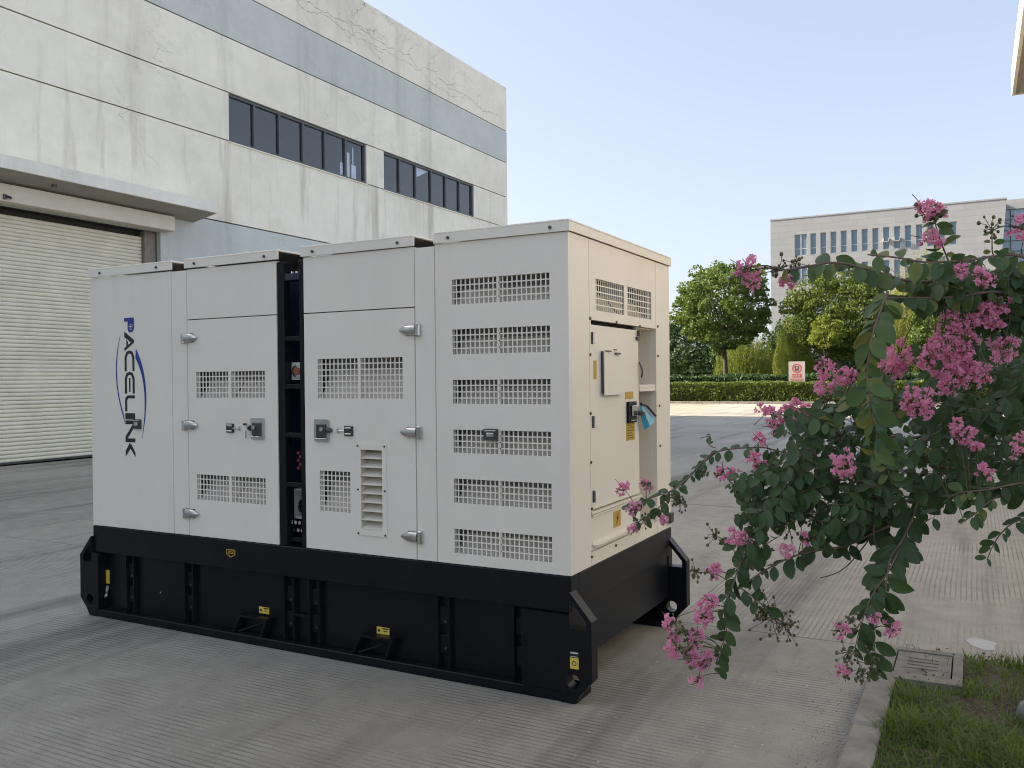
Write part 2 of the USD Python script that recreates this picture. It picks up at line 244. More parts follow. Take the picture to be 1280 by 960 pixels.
# ================================================================== GROUND
rng = np.random.default_rng(3)
single('ground', bx(-500, 500, -300, 900, -0.9, -0.14), M['sub'], kind='structure')
yard = thing('yard', kind='structure')
colx = [-16.2, -12.6, -9.0, -5.35, -1.7, 1.95, 5.6, 9.25, 12.9, 16.5]; rowy = [-9.7, -4.7, 0.3, 5.32] + [10.3 + 5 * k for k in range(8)] + [49.6]
cells = [(colx[i], colx[i + 1], rowy[j], rowy[j + 1]) for i in range(len(colx) - 1) for j in range(len(rowy) - 1) if not (i == 4 and j < 3)]
cells += [(x, x + 4.5, y0, y1) for x in (-29.7, -25.2, -20.7) for y0, y1 in ((30.3, 35.3), (35.3, 40.3), (40.3, 45.3), (45.3, 49.6))] + [(-36, -29.8, 30.3, 49.6)]
for x0, x1, y0, y1 in cells:
    if x0 > -2 and y1 < 5.5:
        continue
    if abs(x0 + 5.35) < .01 and y1 < 5.5: x1 = -.47
    m = M['yard_y'] if (x0 > -1.8 and y0 > 5) else M['yard_x']
    if y0 > 17: m = M['yard_far']
    dz = float(rng.uniform(-.002, .001))
    part(yard, 'concrete_slab', bx(x0 + .004, x1 - .004, y0 + .004, y1 - .004, -.13, dz), m)
# planting bed
nx, ny = 60, 110
X, Y = np.meshgrid(np.linspace(-0.36, 2.2, nx), np.linspace(-4, 5.26, ny))
Z = 0.02 + 0.045 * np.clip(np.maximum(np.abs(X + .245) - .2, np.abs(Y - 4.9) - .28) / .12, 0, 1) * meshkit.fbm(np.stack([X * 2.2, Y * 2.2, 0 * X], -1), 4, 2) - .03 * np.clip((Y - 5.1) / .16, 0, 1)
i, j = np.meshgrid(np.arange(ny - 1), np.arange(nx - 1), indexing='ij'); q = np.stack([i * nx + j, i * nx + j + 1, (i + 1) * nx + j + 1, (i + 1) * nx + j], -1).reshape(-1, 4)
single('planting_bed', (np.stack([X, Y, Z], -1).reshape(-1, 3), q), M['soil'], kind='structure', smooth=True)
kerb = thing('bed_kerb', 'low weathered concrete kerb along the grass bed at the lower right', 'kerb')
yk = -4.0
while yk < 4.55:
    y2 = min(yk + float(rng.uniform(.55, .8)), 4.62)
    part(kerb, 'kerb_stone', bx(-.475 + float(rng.uniform(-.006, .006)), -.355, yk + .006, y2 - .006, -.1, .075 + float(rng.uniform(-.006, .006)), .012), M['kerb']); yk = y2
rm = random.Random(4)
# grass
def grass_blades(n, seed, region, keep):
    r = np.random.default_rng(seed); x = r.uniform(region[0], region[1], n); y = r.uniform(region[2], region[3], n)
    dens = meshkit.fbm(np.stack([x * 1.6, y * 1.6, 0 * x], -1), 3, 9)
    edge = np.clip(1 - np.minimum(np.abs(y - 5.1), np.abs(x + .3)) / .35, 0, 1)
    ok = (r.uniform(0, 1, n) < np.clip((dens - .3) * 4 + .5 * edge, 0.3, 1)) & ~((x < .02) & (y > 4.62) & (x < -.07) & (x > -.4) & (r.uniform(0, 1, n) > .03))
    x, y, dens = x[ok], y[ok], dens[ok]; n = len(x)
    h = r.uniform(.025, .075, n) * (0.3 + 1.6 * meshkit.fbm(np.stack([x * 5, y * 5, 0 * x], -1), 3, 4) ** 1.3 * 1.6); a = r.uniform(0, 2 * np.pi, n); lean = r.uniform(.2, 1.3, n); w = r.uniform(.0018, .0035, n)
    d = np.stack([np.cos(a), np.sin(a)], 1); s = np.stack([-np.sin(a), np.cos(a)], 1)
    z0 = 0.03 + 0 * x
    P = []
    for t, ww in ((0, 1), (.5, .85), (1, 0)):
        c = np.stack([x + d[:, 0] * lean * h * t ** 1.6, y + d[:, 1] * lean * h * t ** 1.6, z0 + h * (t - .35 * t * t * np.minimum(lean, 1))], 1)
        o = np.concatenate([s * (w * ww)[:, None], 0 * x[:, None]], 1)
        P += [c - o, c + o] if ww else [c]
    v = np.stack(P, 1).reshape(-1, 3); b = np.arange(n)[:, None] * 5
    f = np.concatenate([b + k for k in ([0, 1, 3], [0, 3, 2], [2, 3, 4])]).reshape(-1, 3)
    return v, f
single('grass', grass_blades(95000, 1, (-.35, 2.15, 1.2, 5.24), 1), M['grass'], 'short patchy grass growing in the kerbed bed', 'grass', kind='stuff')
def litter(n, seed, region, z, s0, s1):
    r = np.random.default_rng(seed); c = np.stack([r.uniform(region[0], region[1], n), r.uniform(region[2], region[3], n), z + r.uniform(0, .015, n)], 1)
    return cards(c, r.uniform(s0, s1, n), r, flat=.8)
def cards(c, size, r, flat=0.0, aspect=.55, axis=None):
    n = len(c); a = r.normal(size=(n, 3))
    if axis is not None: a = a * .5 + axis
    a[:, 2] *= (1 - flat); a /= np.linalg.norm(a, axis=1, keepdims=True); b = r.normal(size=(n, 3)); b[:, 2] *= (1 - flat)
    b -= a * (a * b).sum(1, keepdims=True); b /= np.linalg.norm(b, axis=1, keepdims=True); nn = np.cross(a, b)
    s = np.asarray(size)[:, None]
    v = np.stack([c - a * s * .5, c + b * s * aspect * .5 + nn * s * .08, c + a * s * .5, c - b * s * aspect * .5 + nn * s * .08], 1).reshape(-1, 3)
    k = np.arange(n)[:, None] * 4
    return v, np.concatenate([k + [0, 1, 2], k + [0, 2, 3]]).reshape(-1, 3)
single('leaf_litter', litter(2600, 5, (-.34, 2.0, 2.0, 5.24), .06, .008, .03), M['dry'], 'dry leaves and twigs scattered over the bed soil', 'leaf litter', kind='stuff')
rr = np.random.default_rng(8); pebx = -.49 - np.abs(rr.normal(0, .11, 700)); peby = rr.uniform(2.2, 4.9, 700)
single('grit', cards(np.stack([pebx, peby, rr.uniform(.002, .007, 700)], 1), rr.uniform(.002, .008, 700), rr, flat=.5, aspect=.8), M['dry'], 'dark grit and crumbs lying along the kerb edge', 'grit', kind='stuff')
# drain
dr = thing('drain_cover', 'square concrete drain cover with four slots at the bed corner', 'drain cover', (-.245, 4.9, 0))
fr = sbox(-.19, -.28, .18, .26).difference(sbox(-.135, -.19, .135, .2))
part(dr, 'cover_frame', xy(fr, -.05, .066), M['drain'])
lid = sbox(-.128, -.183, .128, .193).difference(unary_union([sbox(-.075, -.085 + k * .055, .07, -.068 + k * .055) for k in range(4)]))
part(dr, 'cover_lid', xy(lid, .02, .061), M['drain']); part(dr, 'pit', bx(-.134, .134, -.189, .199, -.04, .018), M['slot'])
bits = np.random.default_rng(17); nb = 260
single('petal_bits', cards(np.stack([bits.normal(-.95, .5, nb).clip(-2.2, -.5), bits.normal(5.0, 1.0, nb).clip(3.2, 8), bits.uniform(.002, .006, nb)], 1), bits.uniform(.004, .016, nb), bits, flat=.85, aspect=.8), M['petal_bits'], 'pale fallen petals and crumbs scattered on the concrete beside the kerb', 'petals', kind='stuff')
g = Polygon([(-.09 + .02, .0), (-.085, .03), (-.06, .055), (-.02, .06), (.03, .05), (.085, .03), (.07, -.01), (.075, -.04), (.02, -.05), (-.02, -.03), (-.05, -.025)]).buffer(.006)
single('paint_spill', [xy(affinity.translate(affinity.scale(g, .85, 1.9), .02, 5.62), .0015, .0035)], M['white_spot'], 'pale dried spill on the concrete beyond the drain cover', 'spill')
def rock(seed, r, sq):
    s = trimesh.creation.icosphere(2, 1.0); v = s.vertices; n = meshkit.fbm(v * 1.3 + seed, 3, seed); s.vertices = v * (0.7 + .6 * n[:, None]) * r * np.array(sq); return s
rk = rock(3, .085, (1, 1, .75)); rk.apply_translation((.235, 4.35, .09)); single('rock', rk, M['rock'], 'rounded grey rock lying in the grass at the right edge', 'rock', smooth=True)

# ================================================================== FACTORY BUILDING (left)
fb = thing('factory_building', 'long pale factory building with stained panels and two strip windows', 'building', (-16.2, 30, 0))
# local: x = 0 is the facade face (outwards +x), y <= 0 runs back towards the camera, z up
O = 30.0
wins = [(15.58, 21.06), (21.93, 27.42)]
door = (4.6, 13.5, 4.95)
core = sbox(-30 - O + 5, 0, -.02, 12.98)
for a, b in wins: core = core.difference(sbox(a - O, 7.5, b - O, 8.7))
core = core.difference(sbox(door[0] - O, -1, door[1] - O, door[2]))
part(fb, 'wall_core', yz(core, -.34, -.13), M['joint'])
bands = [(0, 5.45, 'wall_blue'), (5.482, 7.484, 'wall_under'), (7.514, 8.678, 'wall_white'), (8.71, 10.03, 'wall_white'), (10.062, 11.275, 'wall_blue'), (11.307, 13.0, 'wall_top')]
cuts = [-25, -8, 21.48, 30.0]
for bi, (z0, z1, mt) in enumerate(bands):
    for a, b in zip(cuts[:-1], cuts[1:]):
        pl = sbox(a - O + .001, z0, b - O - .001, z1)
        for w in wins: pl = pl.difference(sbox(w[0] - O, 7.49, w[1] - O, 8.7))
        pl = pl.difference(sbox(door[0] - O, -1, door[1] - O, door[2]))
        for g in getattr(pl, 'geoms', [pl]):
            if g.area > .01: part(fb, 'wall_panel', yz(g, -.13, 0), M[mt])
part(fb, 'end_wall', bx(-32, -.345, -.25, 0, 0, 12.98), M['wall_white']); part(fb, 'back_wall', bx(-32.2, -32, -55, 0, 0, 13), M['wall_white'])
part(fb, 'far_end_wall', bx(-32, -.345, -55, -54.7, 0, 13), M['wall_white'])
part(fb, 'roof', bx(-32, -.345, -54.6, -.26, 12.2, 12.4), M['roof']); part(fb, 'upper_floor', bx(-32, -.345, -54.6, -.26, 6.6, 6.8), M['inside'])
part(fb, 'inner_partition', bx(-7.2, -7.0, -54.6, -.26, 6.8, 12.2), M['inside'])
for a, b in wins:
    w = part(fb, 'window', [bx(-.16, -.05, a - O, b - O, 7.5, 7.56, .006), bx(-.16, -.05, a - O, b - O, 8.63, 8.69, .006)], M['frame_dark'])
    n = 6; st = (b - a) / n
    for k in range(n + 1):
        y = a - O + k * st; y = min(max(y, a - O + .03), b - O - .03)
        part(w, 'mullion', bx(-.15, -.045, y - .035, y + .035, 7.561, 8.629, .006), M['frame_dark'])
    for k in range(n):
        y0 = a - O + k * st + .04; y1 = y0 + st - .08
        part(w, 'pane', bx(-.11, -.104, y0, y1, 7.562, 8.628), M['glass'])
    if a < 16:
        for y0, y1, z0, z1 in ((19.98, 20.12, 7.57, 7.95), (20.3, 20.42, 7.57, 8.3), (20.5, 20.72, 7.57, 7.98), (20.55, 20.6, 7.99, 8.5)): part(w, 'pale_sheet', bx(-.14, -.135, y0 - O, y1 - O, z0, z1), M['pane_reflection'])  # panels added behind the glass, standing in for bright reflections on the panes
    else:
        for y0, y1, z0, z1 in ((23.9, 24.6, 8.25, 8.62),): part(w, 'pale_sheet', yz(Polygon([(y0 - O, 8.62), (y1 - O, 8.62), (y0 - O, 8.28)]), -.14, -.135), M['pane_reflection'])  # added triangle imitating a patch of sky reflected in the pane
    part(fb, 'window_sill', bx(-.12, .03, a - O - .05, b - O + .05, 7.455, 7.487, .006), M['wall_white'])
# cracks in the render of the upper bands
crk = random.Random(12)
def crack(y, z, ln, dirz, w, depth=0):
    pts = []; n = int(ln / .12); dz = dirz
    for k in range(n):
        pts.append((y - O, z)); y += .12 * crk.uniform(.7, 1.3) * (1 if depth == 0 else crk.choice((1, 1, -.4))); z += dz * .12 + crk.gauss(0, .045)
        if depth < 2 and crk.random() < .10: crack(y, z, crk.uniform(.4, 1.6), crk.choice((-1, 1)) * crk.uniform(.1, .9), w * .7, depth + 1)
        z = min(max(z, 11.33), 12.95) if z > 11.3 else z
    if len(pts) < 3: return
    wv = [w * crk.uniform(.25, 1.1) for _ in pts]; v, f = [], []
    for (a, c), q in zip(pts, wv): v += [(.0015, a, c - q / 2), (.0015, a, c + q / 2)]
    for k in range(len(pts) - 1): f.append([2 * k, 2 * k + 2, 2 * k + 3, 2 * k + 1])
    part(fb, 'crack', (np.array(v), np.array(f)), M['crack'])
crack(12.5, 11.95, 10, -.01, .022); crack(18.5, 12.05, 10.5, -.035, .026); crack(21.5, 11.8, 8, -.02, .018)
for y, z, l, s in ((13.2, 9.4, 1.2, -.5), (19.2, 9.2, .8, -.6), (23.5, 9.6, 1.0, .4), (12.4, 7.9, 1.0, -.9), (14.8, 10.9, 1.4, .3), (18.4, 10.7, 1.3, -.4), (24.0, 10.8, 1.2, .5), (26.5, 10.4, 1.0, -.5)): crack(y, z, l, s, .014, 1)
# roller door, header and canopy
rd = part(fb, 'roller_door', [bx(-.4, -.36, door[0] - O, door[1] - O, 0, door[2])], M['joint'])
ns = 62; sh = door[2] / ns
prof = [(0.0, 0.0), (.012, .006), (.026, .022), (.03, .04), (.026, .058), (.012, .073), (0, sh - .004), (-.01, sh - .004), (-.01, 0)]
for k in range(ns - 2):
    z = .03 + k * sh
    g = Polygon(prof); m = ext(g, door[1] - door[0] - .62); v = m.vertices.copy()
    tl = crk.gauss(0, .0018); m.vertices = np.stack([-.26 + v[:, 0] + tl + crk.gauss(0, .002) * (v[:, 2] / 8) + .06 * crk.gauss(0, .6) * (v[:, 1] - .04), door[0] - O + .3 + v[:, 2], z + v[:, 1]], 1); m.invert()
    part(rd, 'slat', m, M['shutter'])
part(rd, 'bottom_bar', bx(-.28, -.22, door[0] - O + .3, door[1] - O - .32, .0, .045, .005), M['dark_metal'])
part(fb, 'door_post', bx(-.32, -.14, door[1] - O - .31, door[1] - O - .01, 0, door[2], .01), M['post']); part(fb, 'door_post', bx(-.32, -.14, door[0] - O + .01, door[0] - O + .31, 0, door[2], .01), M['post'])
part(fb, 'door_header', bx(.002, .25, door[0] - O - .3, 13.70 - O, 4.97, 5.30, .01), M['header'])
cp = part(fb, 'canopy', xz(Polygon([(.002, 5.31), (.78, 5.455), (.78, 5.70), (.002, 5.70)]), door[0] - O - .8, 14.45 - O), M['canopy'])
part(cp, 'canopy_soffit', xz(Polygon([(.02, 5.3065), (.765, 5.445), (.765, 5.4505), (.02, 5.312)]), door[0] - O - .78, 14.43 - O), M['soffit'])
part(fb, 'soffit_lamp', cyl((.5, 10.62 - O, 5.40), (.5, 10.62 - O, 5.36), .05, 14), M['dark_metal'])
part(fb, 'wall_bracket', [cyl((.27, 9.80 - O, 5.06), (.33, 9.88 - O, 5.03), .025, 10), bx(.25, .28, 9.76 - O, 9.82 - O, 5.0, 5.1, .005)], M['dark_metal'])

# ================================================================== GENERATOR SET
gs = thing('generator_set', 'large white enclosed generator set on a black steel base', 'generator set', (-1.71, 3.771, 0))
W, Ln, ZB, ZT = 1.54, 3.5, .60, 2.31
def grid_plate(x0, x1, z0, z1, nx, nz, bar=.0062, ex=.012):
    outer = sbox(x0 - ex, z0 - ex, x1 + ex, z1 + ex); px, pz = (x1 - x0 + bar) / nx, (z1 - z0 + bar) / nz
    return outer.difference(unary_union([sbox(x0 + i * px, z0 + k * pz, x0 + (i + 1) * px - bar, z0 + (k + 1) * pz - bar) for i in range(nx) for k in range(nz)]))
def grille_at(parent, blocks, end=False):
    for x0, x1, z0, z1, a, b in blocks:
        pl = grid_plate(x0, x1, z0, z1, a, b); g = yz(pl, -.009, -.006) if end else xz(pl, .006, .009)
        gp = part(parent, 'grille', g, M['paint'])
        d = .085
        hood = [(x0 - .01, z0 - .002), (x1 + .01, z1 + .01)]
        n = 8; vs = []
        for t in np.linspace(0, 1, n):                     # curved air baffle behind the mesh
            dep = .012 + .115 * t ** .8; z = z0 - .004 + (z1 - z0) * .72 * t ** 1.3
            vs += [(x0 - .008, dep, z), (x1 + .008, dep, z)]
        vs = np.array(vs)
        if end: vs = vs[:, [1, 0, 2]] * [-1, 1, 1]
        f = np.array([[2 * k, 2 * k + 1, 2 * k + 3, 2 * k + 2] for k in range(n - 1)])
        part(gp, 'baffle', (vs, f), M['paint'])
def cut(poly, blocks):
    for x0, x1, z0, z1, a, b in blocks: poly = poly.difference(sbox(x0, z0, x1, z1))
    return poly
# --- lining behind the panels
part(gs, 'inner_lining', [bx(-3.48, -1.86, .13, .15, ZB, 2.2), bx(-1.63, -.13, .13, .15, ZB, 2.2), bx(-3.48, -.02, W - .05, W - .03, ZB, 2.2), bx(-3.48, -1.86, .151, W - .051, ZB + .001, ZB + .02), bx(-1.63, -.13, .151, W - .051, ZB + .001, ZB + .02), bx(-.15, -.13, .151, 1.0, ZB, 2.2)], M['lining'])
# --- front side panels
def fp(name, poly, y0=0.0, y1=.03, label=None): return part(gs, name, xz(poly, y0, y1), M['paint'], label)
fp('side_panel', sbox(-3.5, ZB + .004, -2.727, 2.246), label='side panel carrying the large logo')
fp('cover_strip', sbox(-2.723, ZB + .004, -2.592, 2.243), .002, .03)
fp('upper_panel', sbox(-2.584, 1.939, -1.852, 2.246))
gB = [(-2.514, -2.243, 1.455, 1.613, 10, 5), (-2.219, -1.948, 1.455, 1.613, 10, 5), (-2.518, -2.247, .83, .984, 10, 5), (-2.225, -1.951, .83, .984, 10, 5)]
dB = fp('access_door', cut(sbox(-2.584, ZB + .004, -1.852, 1.933), gB)); grille_at(dB, gB)
fp('upper_panel', sbox(-1.645, 1.936, -.889, 2.25))
gC = [(-1.55, -1.267, 1.452, 1.673, 10, 7), (-1.249, -.968, 1.452, 1.673, 10, 7), (-1.543, -1.327, .822, 1.047, 8, 8)]
lv = (-1.262, -1.094, .735, 1.178)
dC = fp('access_door', cut(sbox(-1.645, ZB + .004, -.891, 1.93), gC + [lv + (1, 1)])); grille_at(dC, gC)
lf = part(dC, 'louvre_frame', xz(sbox(-1.278, .707, -1.079, 1.203).difference(sbox(*[lv[0] + .012, lv[2] + .005, lv[1] - .012, lv[3] - .005])), -.006, -.0005), M['paint'])
for k in range(9):
    z = lv[2] + .008 + k * (lv[3] - lv[2] - .012) / 9; h = (lv[3] - lv[2]) / 9
    v = [(lv[0] + .002, -.004, z), (lv[1] - .002, -.004, z), (lv[1] - .002, .075, z + h * .80), (lv[0] + .002, .075, z + h * .80)]; t = .0022
    v = np.array(v + [(a, b + t, c - t) for a, b, c in v]); f = np.array([[0, 1, 2, 3], [7, 6, 5, 4], [0, 4, 5, 1], [2, 6, 7, 3]])
    part(lf, 'slat', (v, f), M['paint'])
part(lf, 'side_rail', [bx(lv[0], lv[0] + .004, .002, .08, lv[2], lv[3]), bx(lv[1] - .004, lv[1], .002, .08, lv[2], lv[3])], M['paint'])
for x in (-1.268, -1.088):
    for z in (.716, .955, 1.194): part(lf, 'rivet', cyl((x, -.006, z), (x, -.010, z), .0055, 8), M['dark_metal'])
fp('cover_strip', sbox(-.885, ZB + .004, -.763, 2.243), .002, .03)
gD = []
for zt, zb in ((2.063, 1.934), (1.807, 1.679), (1.548, 1.426), (1.293, 1.175), (1.042, .918), (.784, .660)):
    gD += [(-.656, -.392, zb, zt, 10, 4), (-.385, -.1, zb, zt, 11, 4)]
pD = fp('intake_panel', cut(sbox(-.757, ZB + .004, 0, 2.252), gD)); grille_at(pD, gD)
# --- roof lids
def lid_shell(x0, x1, z0=2.254, z1=2.312, c=.006):
    return [bx(x0, x1, -.012, W + .012, z1 - .012, z1, .004), bx(x0, x1, -.012, .0, z0, z1 - .0125), bx(x0, x1, W, W + .012, z0, z1 - .0125)]
for x0, x1 in ((-3.51, -2.712), (-2.594, -1.83), (-1.656, -.884), (-.758, .012)):
    li = part(gs, 'roof_lid', lid_shell(x0, x1), M['paint'])
    if x1 > 0: part(li, 'end_flange', bx(.001, .012, .001, W - .001, 2.256, 2.2995), M['paint'])
    for xx in ((x0 + .125, x1 - .13) if x0 < -3 else (x0 + .09, x1 - .1)): part(li, 'screw', cyl((xx, -.012, 2.277), (xx, -.019, 2.277), .0085, 8), M['dark_metal'])
part(gs, 'roof_gutter', [bx(-2.715, -2.59, .03, W - .03, 2.12, 2.14), bx(-.89, -.755, .03, W - .03, 2.12, 2.14)], M['black_dull'])
part(gs, 'gutter_edge', [bx(-2.712, -2.708, .03, W - .03, 2.14, 2.25), bx(-.89, -.886, .03, W - .03, 2.14, 2.25)], M['black'])
ec = part(gs, 'exhaust_cap', [cyl((-2.98, .55, 2.31), (-2.98, .55, 2.335), .12, 20), cyl((-2.98, .55, 2.335), (-2.98, .55, 2.35), .13, 20)], M['dark_metal'])
part(ec, 'rain_flap', bx(-2.95, -2.72, .45, .68, 2.356, 2.366, .003), M['black'])
# --- rear, left sides
part(gs, 'rear_panel', bx(-3.5, 0, W - .03, W, ZB + .004, 2.25), M['paint']); part(gs, 'left_end_panel', bx(-3.5, -3.47, .031, W - .031, ZB + .004, 2.25), M['paint'])
# --- open bay
for x0, x1 in ((-1.85, -1.80), (-1.685, -1.648)): part(gs, 'bay_post', bx(x0, x1, .004, .06, ZB + .002, 2.24, .003), M['black'])
part(gs, 'bay_back', [bx(-1.855, -1.64, .36, .38, ZB, 2.2), bx(-1.858, -1.852, .061, .36, ZB, 2.2), bx(-1.645, -1.64, .061, .36, ZB, 2.2)], M['navy'])
for z in (1.795, 1.52, 1.24, .955): part(gs, 'bay_crossbar', bx(-1.80, -1.685, .006, .05, z - .014, z + .014, .003), M['black'])
sh_ = part(gs, 'bay_shelf', bx(-1.80, -1.685, .01, .2, 2.13, 2.17, .004), M['navy'])
for k in range(3): part(sh_, 'bolt', cyl((-1.775 + .035 * k, .05, 2.17), (-1.775 + .035 * k, .05, 2.185), .009, 8), M['chrome'])
fl = part(gs, 'radiator_fin', [bx(-1.79 + .016 * k, -1.785 + .016 * k, .3, .358, 1.26, 2.1) for k in range(7)], M['black'])
def sx(x, y): return (x - 1.71) * (1 + y / 3.771) + 1.71
def sz(z, y): return 1.55 + (z - 1.55) * (1 + y / 3.771)
gx0, gz0 = sx(-1.70, .07), sz(1.607, .07)
gp = part(gs, 'gauge_plate', xz(sbox(gx0 - .036, gz0 - .045, gx0 + .04, gz0 + .045).buffer(.006), .07, .085), M['paper'], 'white plate with a round brown gauge')
part(gp, 'gauge_dial', cyl((gx0 + .008, .07, gz0), (gx0 + .008, .055, gz0), .036, 18), M['chrome']); part(gp, 'dial_face', cyl((gx0 + .012, .055, gz0), (gx0 + .012, .05, gz0), .024, 16), M['brown'])
for k in range(2): part(gs, 'terminal_stud', cyl((sx(-1.765, .15), .2, sz(1.29 + .045 * k, .15)), (sx(-1.765, .15), .15, sz(1.29 + .045 * k, .15)), .008, 8), M['chrome'])
part(gs, 'hose_fitting', [cyl((sx(-1.71 + .018 * (k % 2), .12), .14, 1.035 + .022 * k), (sx(-1.70 + .018 * (k % 2), .12), .12, 1.04 + .022 * k), .010, 8) for k in range(5)], M['red'])
vx, vz = sx(-1.735, .1), sz(.765, .1)
vb = part(gs, 'valve_box', xz(sbox(vx, vz, vx + .10, vz + .175).difference(sbox(vx + .01, vz + .013, vx + .10, vz + .165)), .1, .2), M['paper'], 'white box around a black valve')
part(vb, 'box_back', bx(vx, vx + .10, .2, .206, vz, vz + .175), M['paper'])
part(vb, 'valve', [cyl((vx + .05, .2, vz + .07), (vx + .05, .12, vz + .07), .022, 12), tube([(vx + .05 + .03 * math.cos(a), .12, vz + .07 + .034 * math.sin(a)) for a in np.linspace(0, 6.28, 13)], .008, 6), cyl((vx + .05, .15, vz + .07), (vx + .09, .14, vz + .11), .01, 8)], M['black'])
for k in range(6): part(gs, 'bolt', cyl((sx(-1.755 + .03 * (k % 3), .03), .06 + .02 * (k // 3), .735 - .048 * (k // 3)), (sx(-1.755 + .03 * (k % 3), .03), .03 + .02 * (k // 3), .735 - .048 * (k // 3)), .011, 8), M['chrome'])
part(gs, 'bay_step', bx(-1.80, -1.685, .03, .2, .625, .65), M['black'])
# --- hinges and locks
def bullet(L_, r0, sgn):
    ts = np.linspace(0, 1, 9); pr = [r0 * (1 - max(0, (t - .25) / .75) ** 2.4 * .82) for t in ts]
    m = tube([(sgn * L_ * t, 0, 0) for t in ts], pr, 14, cap=True); m.vertices[:, 1] *= .55; return m
def hinge(parent, x, z, sgn):
    m = bullet(.105, .028, sgn); m.apply_translation((x - sgn * .012, -.012, z))
    h = part(parent, 'hinge', m, M['chrome'], smooth=40)
    part(h, 'hinge_plate', bx(min(x - sgn * .04, x - sgn * .012), max(x - sgn * .04, x - sgn * .012), -.02, .001, z - .034, z + .034, .005), M['chrome'])
    part(h, 'hinge_foot', bx(min(x - sgn * .006, x + sgn * .055), max(x - sgn * .006, x + sgn * .055), -.006, .0, z - .028, z + .028, .002), M['dark_metal'])
for z in (1.824, 1.286, .74): hinge(dB, -2.588, z, 1)
for z in (1.813, 1.274, .724): hinge(dC, -.888, z, -1)
def paddle(parent, x, z, sgn):
    lk = part(parent, 'door_lock', xz(sbox(x - .044, z - .054, x + .044, z + .054).buffer(.008), -.012, 0), M['chrome'])
    part(lk, 'paddle', bx(x - .034, x + .034, -.02, -.0125, z - .042, z + .036, .004), M['dark_metal']); part(lk, 'lock_barrel', cyl((x + sgn * .012, -.02, z + .008), (x + sgn * .012, -.03, z + .008), .013, 14), M['chrome'])
    part(lk, 'pull_lip', bx(x - .04, x + .04, -.024, -.0125, z - .05, z - .0425, .002), M['chrome'])
    part(lk, 'tongue', cyl((x + sgn * .05, -.012, z + .002), (x + sgn * .072, -.012, z + .002), .018, 10, .009), M['dark_metal'])
    return lk
lkB = paddle(dB, -2.004, 1.274, -1); paddle(dC, -1.518, 1.273, 1)
part(lkB, 'key', [bx(-2.108, -2.076, -.02, -.016, 1.292, 1.306, .002), bx(-2.09, -2.083, -.018, -.015, 1.215, 1.262, .001)], M['dark_metal'])
for par, x, s in ((dB, -2.226, 1), (dC, -1.33, -1)):
    st_ = part(par, 'door_stay', xz(sbox(x - .028, 1.246, x + .028, 1.3), -.01, 0), M['dark_metal'])
    part(st_, 'stay_clip', [bx(x - .022, x + .022, -.016, -.0105, 1.284, 1.294, .002), bx(x - .022, x + .022, -.016, -.0105, 1.252, 1.262, .002), cyl((x + s * .028, -.008, 1.272), (x + s * .075, -.008, 1.272), .004, 6), bx(x + s * .075 - .004, x + s * .075 + .004, -.012, -.004, 1.258, 1.286, .001)], M['chrome'])
part(part(pD, 'catch', xz(sbox(-.469, 1.243, -.391, 1.301), -.014, .0), M['dark_metal']), 'catch_tongue', [bx(-.452, -.408, -.022, -.0145, 1.262, 1.282, .003), bx(-.462, -.398, -.019, -.0145, 1.288, 1.296, .002)], M['chrome'])
# --- logo
def U(u, v): return (-3.166 + v, 1.972 - u)          # u along the word (downwards), v up the letter (to the right)
CH, S_ = .093, .0052
def lp(pts): return Polygon([U(u * S_, v * CH) for u, v in pts])
def ls(pts, w, cap=2): return LineString([U(u * S_, v * CH) for u, v in pts]).buffer(w / 2, cap_style=cap, join_style=2)
sd = gs + '/side_panel'
lg = {}
Pp = unary_union([lp([(0, 0), (0, 1), (4.6, 1), (4.6, 0)]), lp([(4, 1), (14, 1), (17.5, .86), (18.6, .6), (17, .42), (14, .36), (4, .36)])])
gx, gz = U(11.3 * S_, .67 * CH); Pp = Pp.difference(Point(gx, gz).buffer(.0195))
part(sd, 'logo_letter', [xz(Pp, -.0016, -.0002), xz(Point(gx, gz).buffer(.0165).difference(LineString([(gx - .02, gz + .006), (gx, gz - .001), (gx + .02, gz + .006)]).buffer(.003)).difference(LineString([(gx + .005, gz - .02), (gx - .003, gz), (gx + .006, gz + .02)]).buffer(.0025)), -.0015, -.0002)], M['blue'], 'blue letter P with a small globe')
A_ = unary_union([lp([(16.8, 0), (24, 0), (31, .72), (33.5, .45), (35, .62), (31, 1), (28, 1)]), lp([(31, 1), (28.5, .9), (37.5, 0), (41.3, 0)]), lp([(27, .2), (37, .2), (35, .36), (29.5, .36)])])
def cee(u0, u1, mid):
    s = [ls([(u1, .9), (u0 + 9, .9), (u0 + 3.2, .74), (u0 + 2.2, .5), (u0 + 3.2, .26), (u0 + 9, .1), (u1, .1)], .019)]
    if mid: s.append(ls([(u0 + 8, .5), (u1 - 2, .5)], .012))
    return unary_union(s)
letters = [A_, cee(40.5, 66.5, False), cee(67, 94.5, True), ls([(98.5, 1.0), (98.5, .3), (101, .12), (104, .1), (116.6, .1)], .0195), lp([(118.8, 0), (118.8, 1), (126.6, 1), (126.6, 0)]),
           unary_union([lp([(127.8, 0), (127.8, 1), (132.5, 1), (132.5, 0)]), lp([(150.3, 0), (150.3, 1), (155, 1), (155, 0)]), lp([(128, 1), (134.5, 1), (154.5, 0), (148, 0)])]),
           unary_union([lp([(156, .42), (158.5, .62), (168, 1.0), (173, 1.0), (163, .5), (173, 0), (166, 0)])])]
for l in letters: part(sd, 'logo_letter', xz(l, -.0016, -.0002), M['ink'])
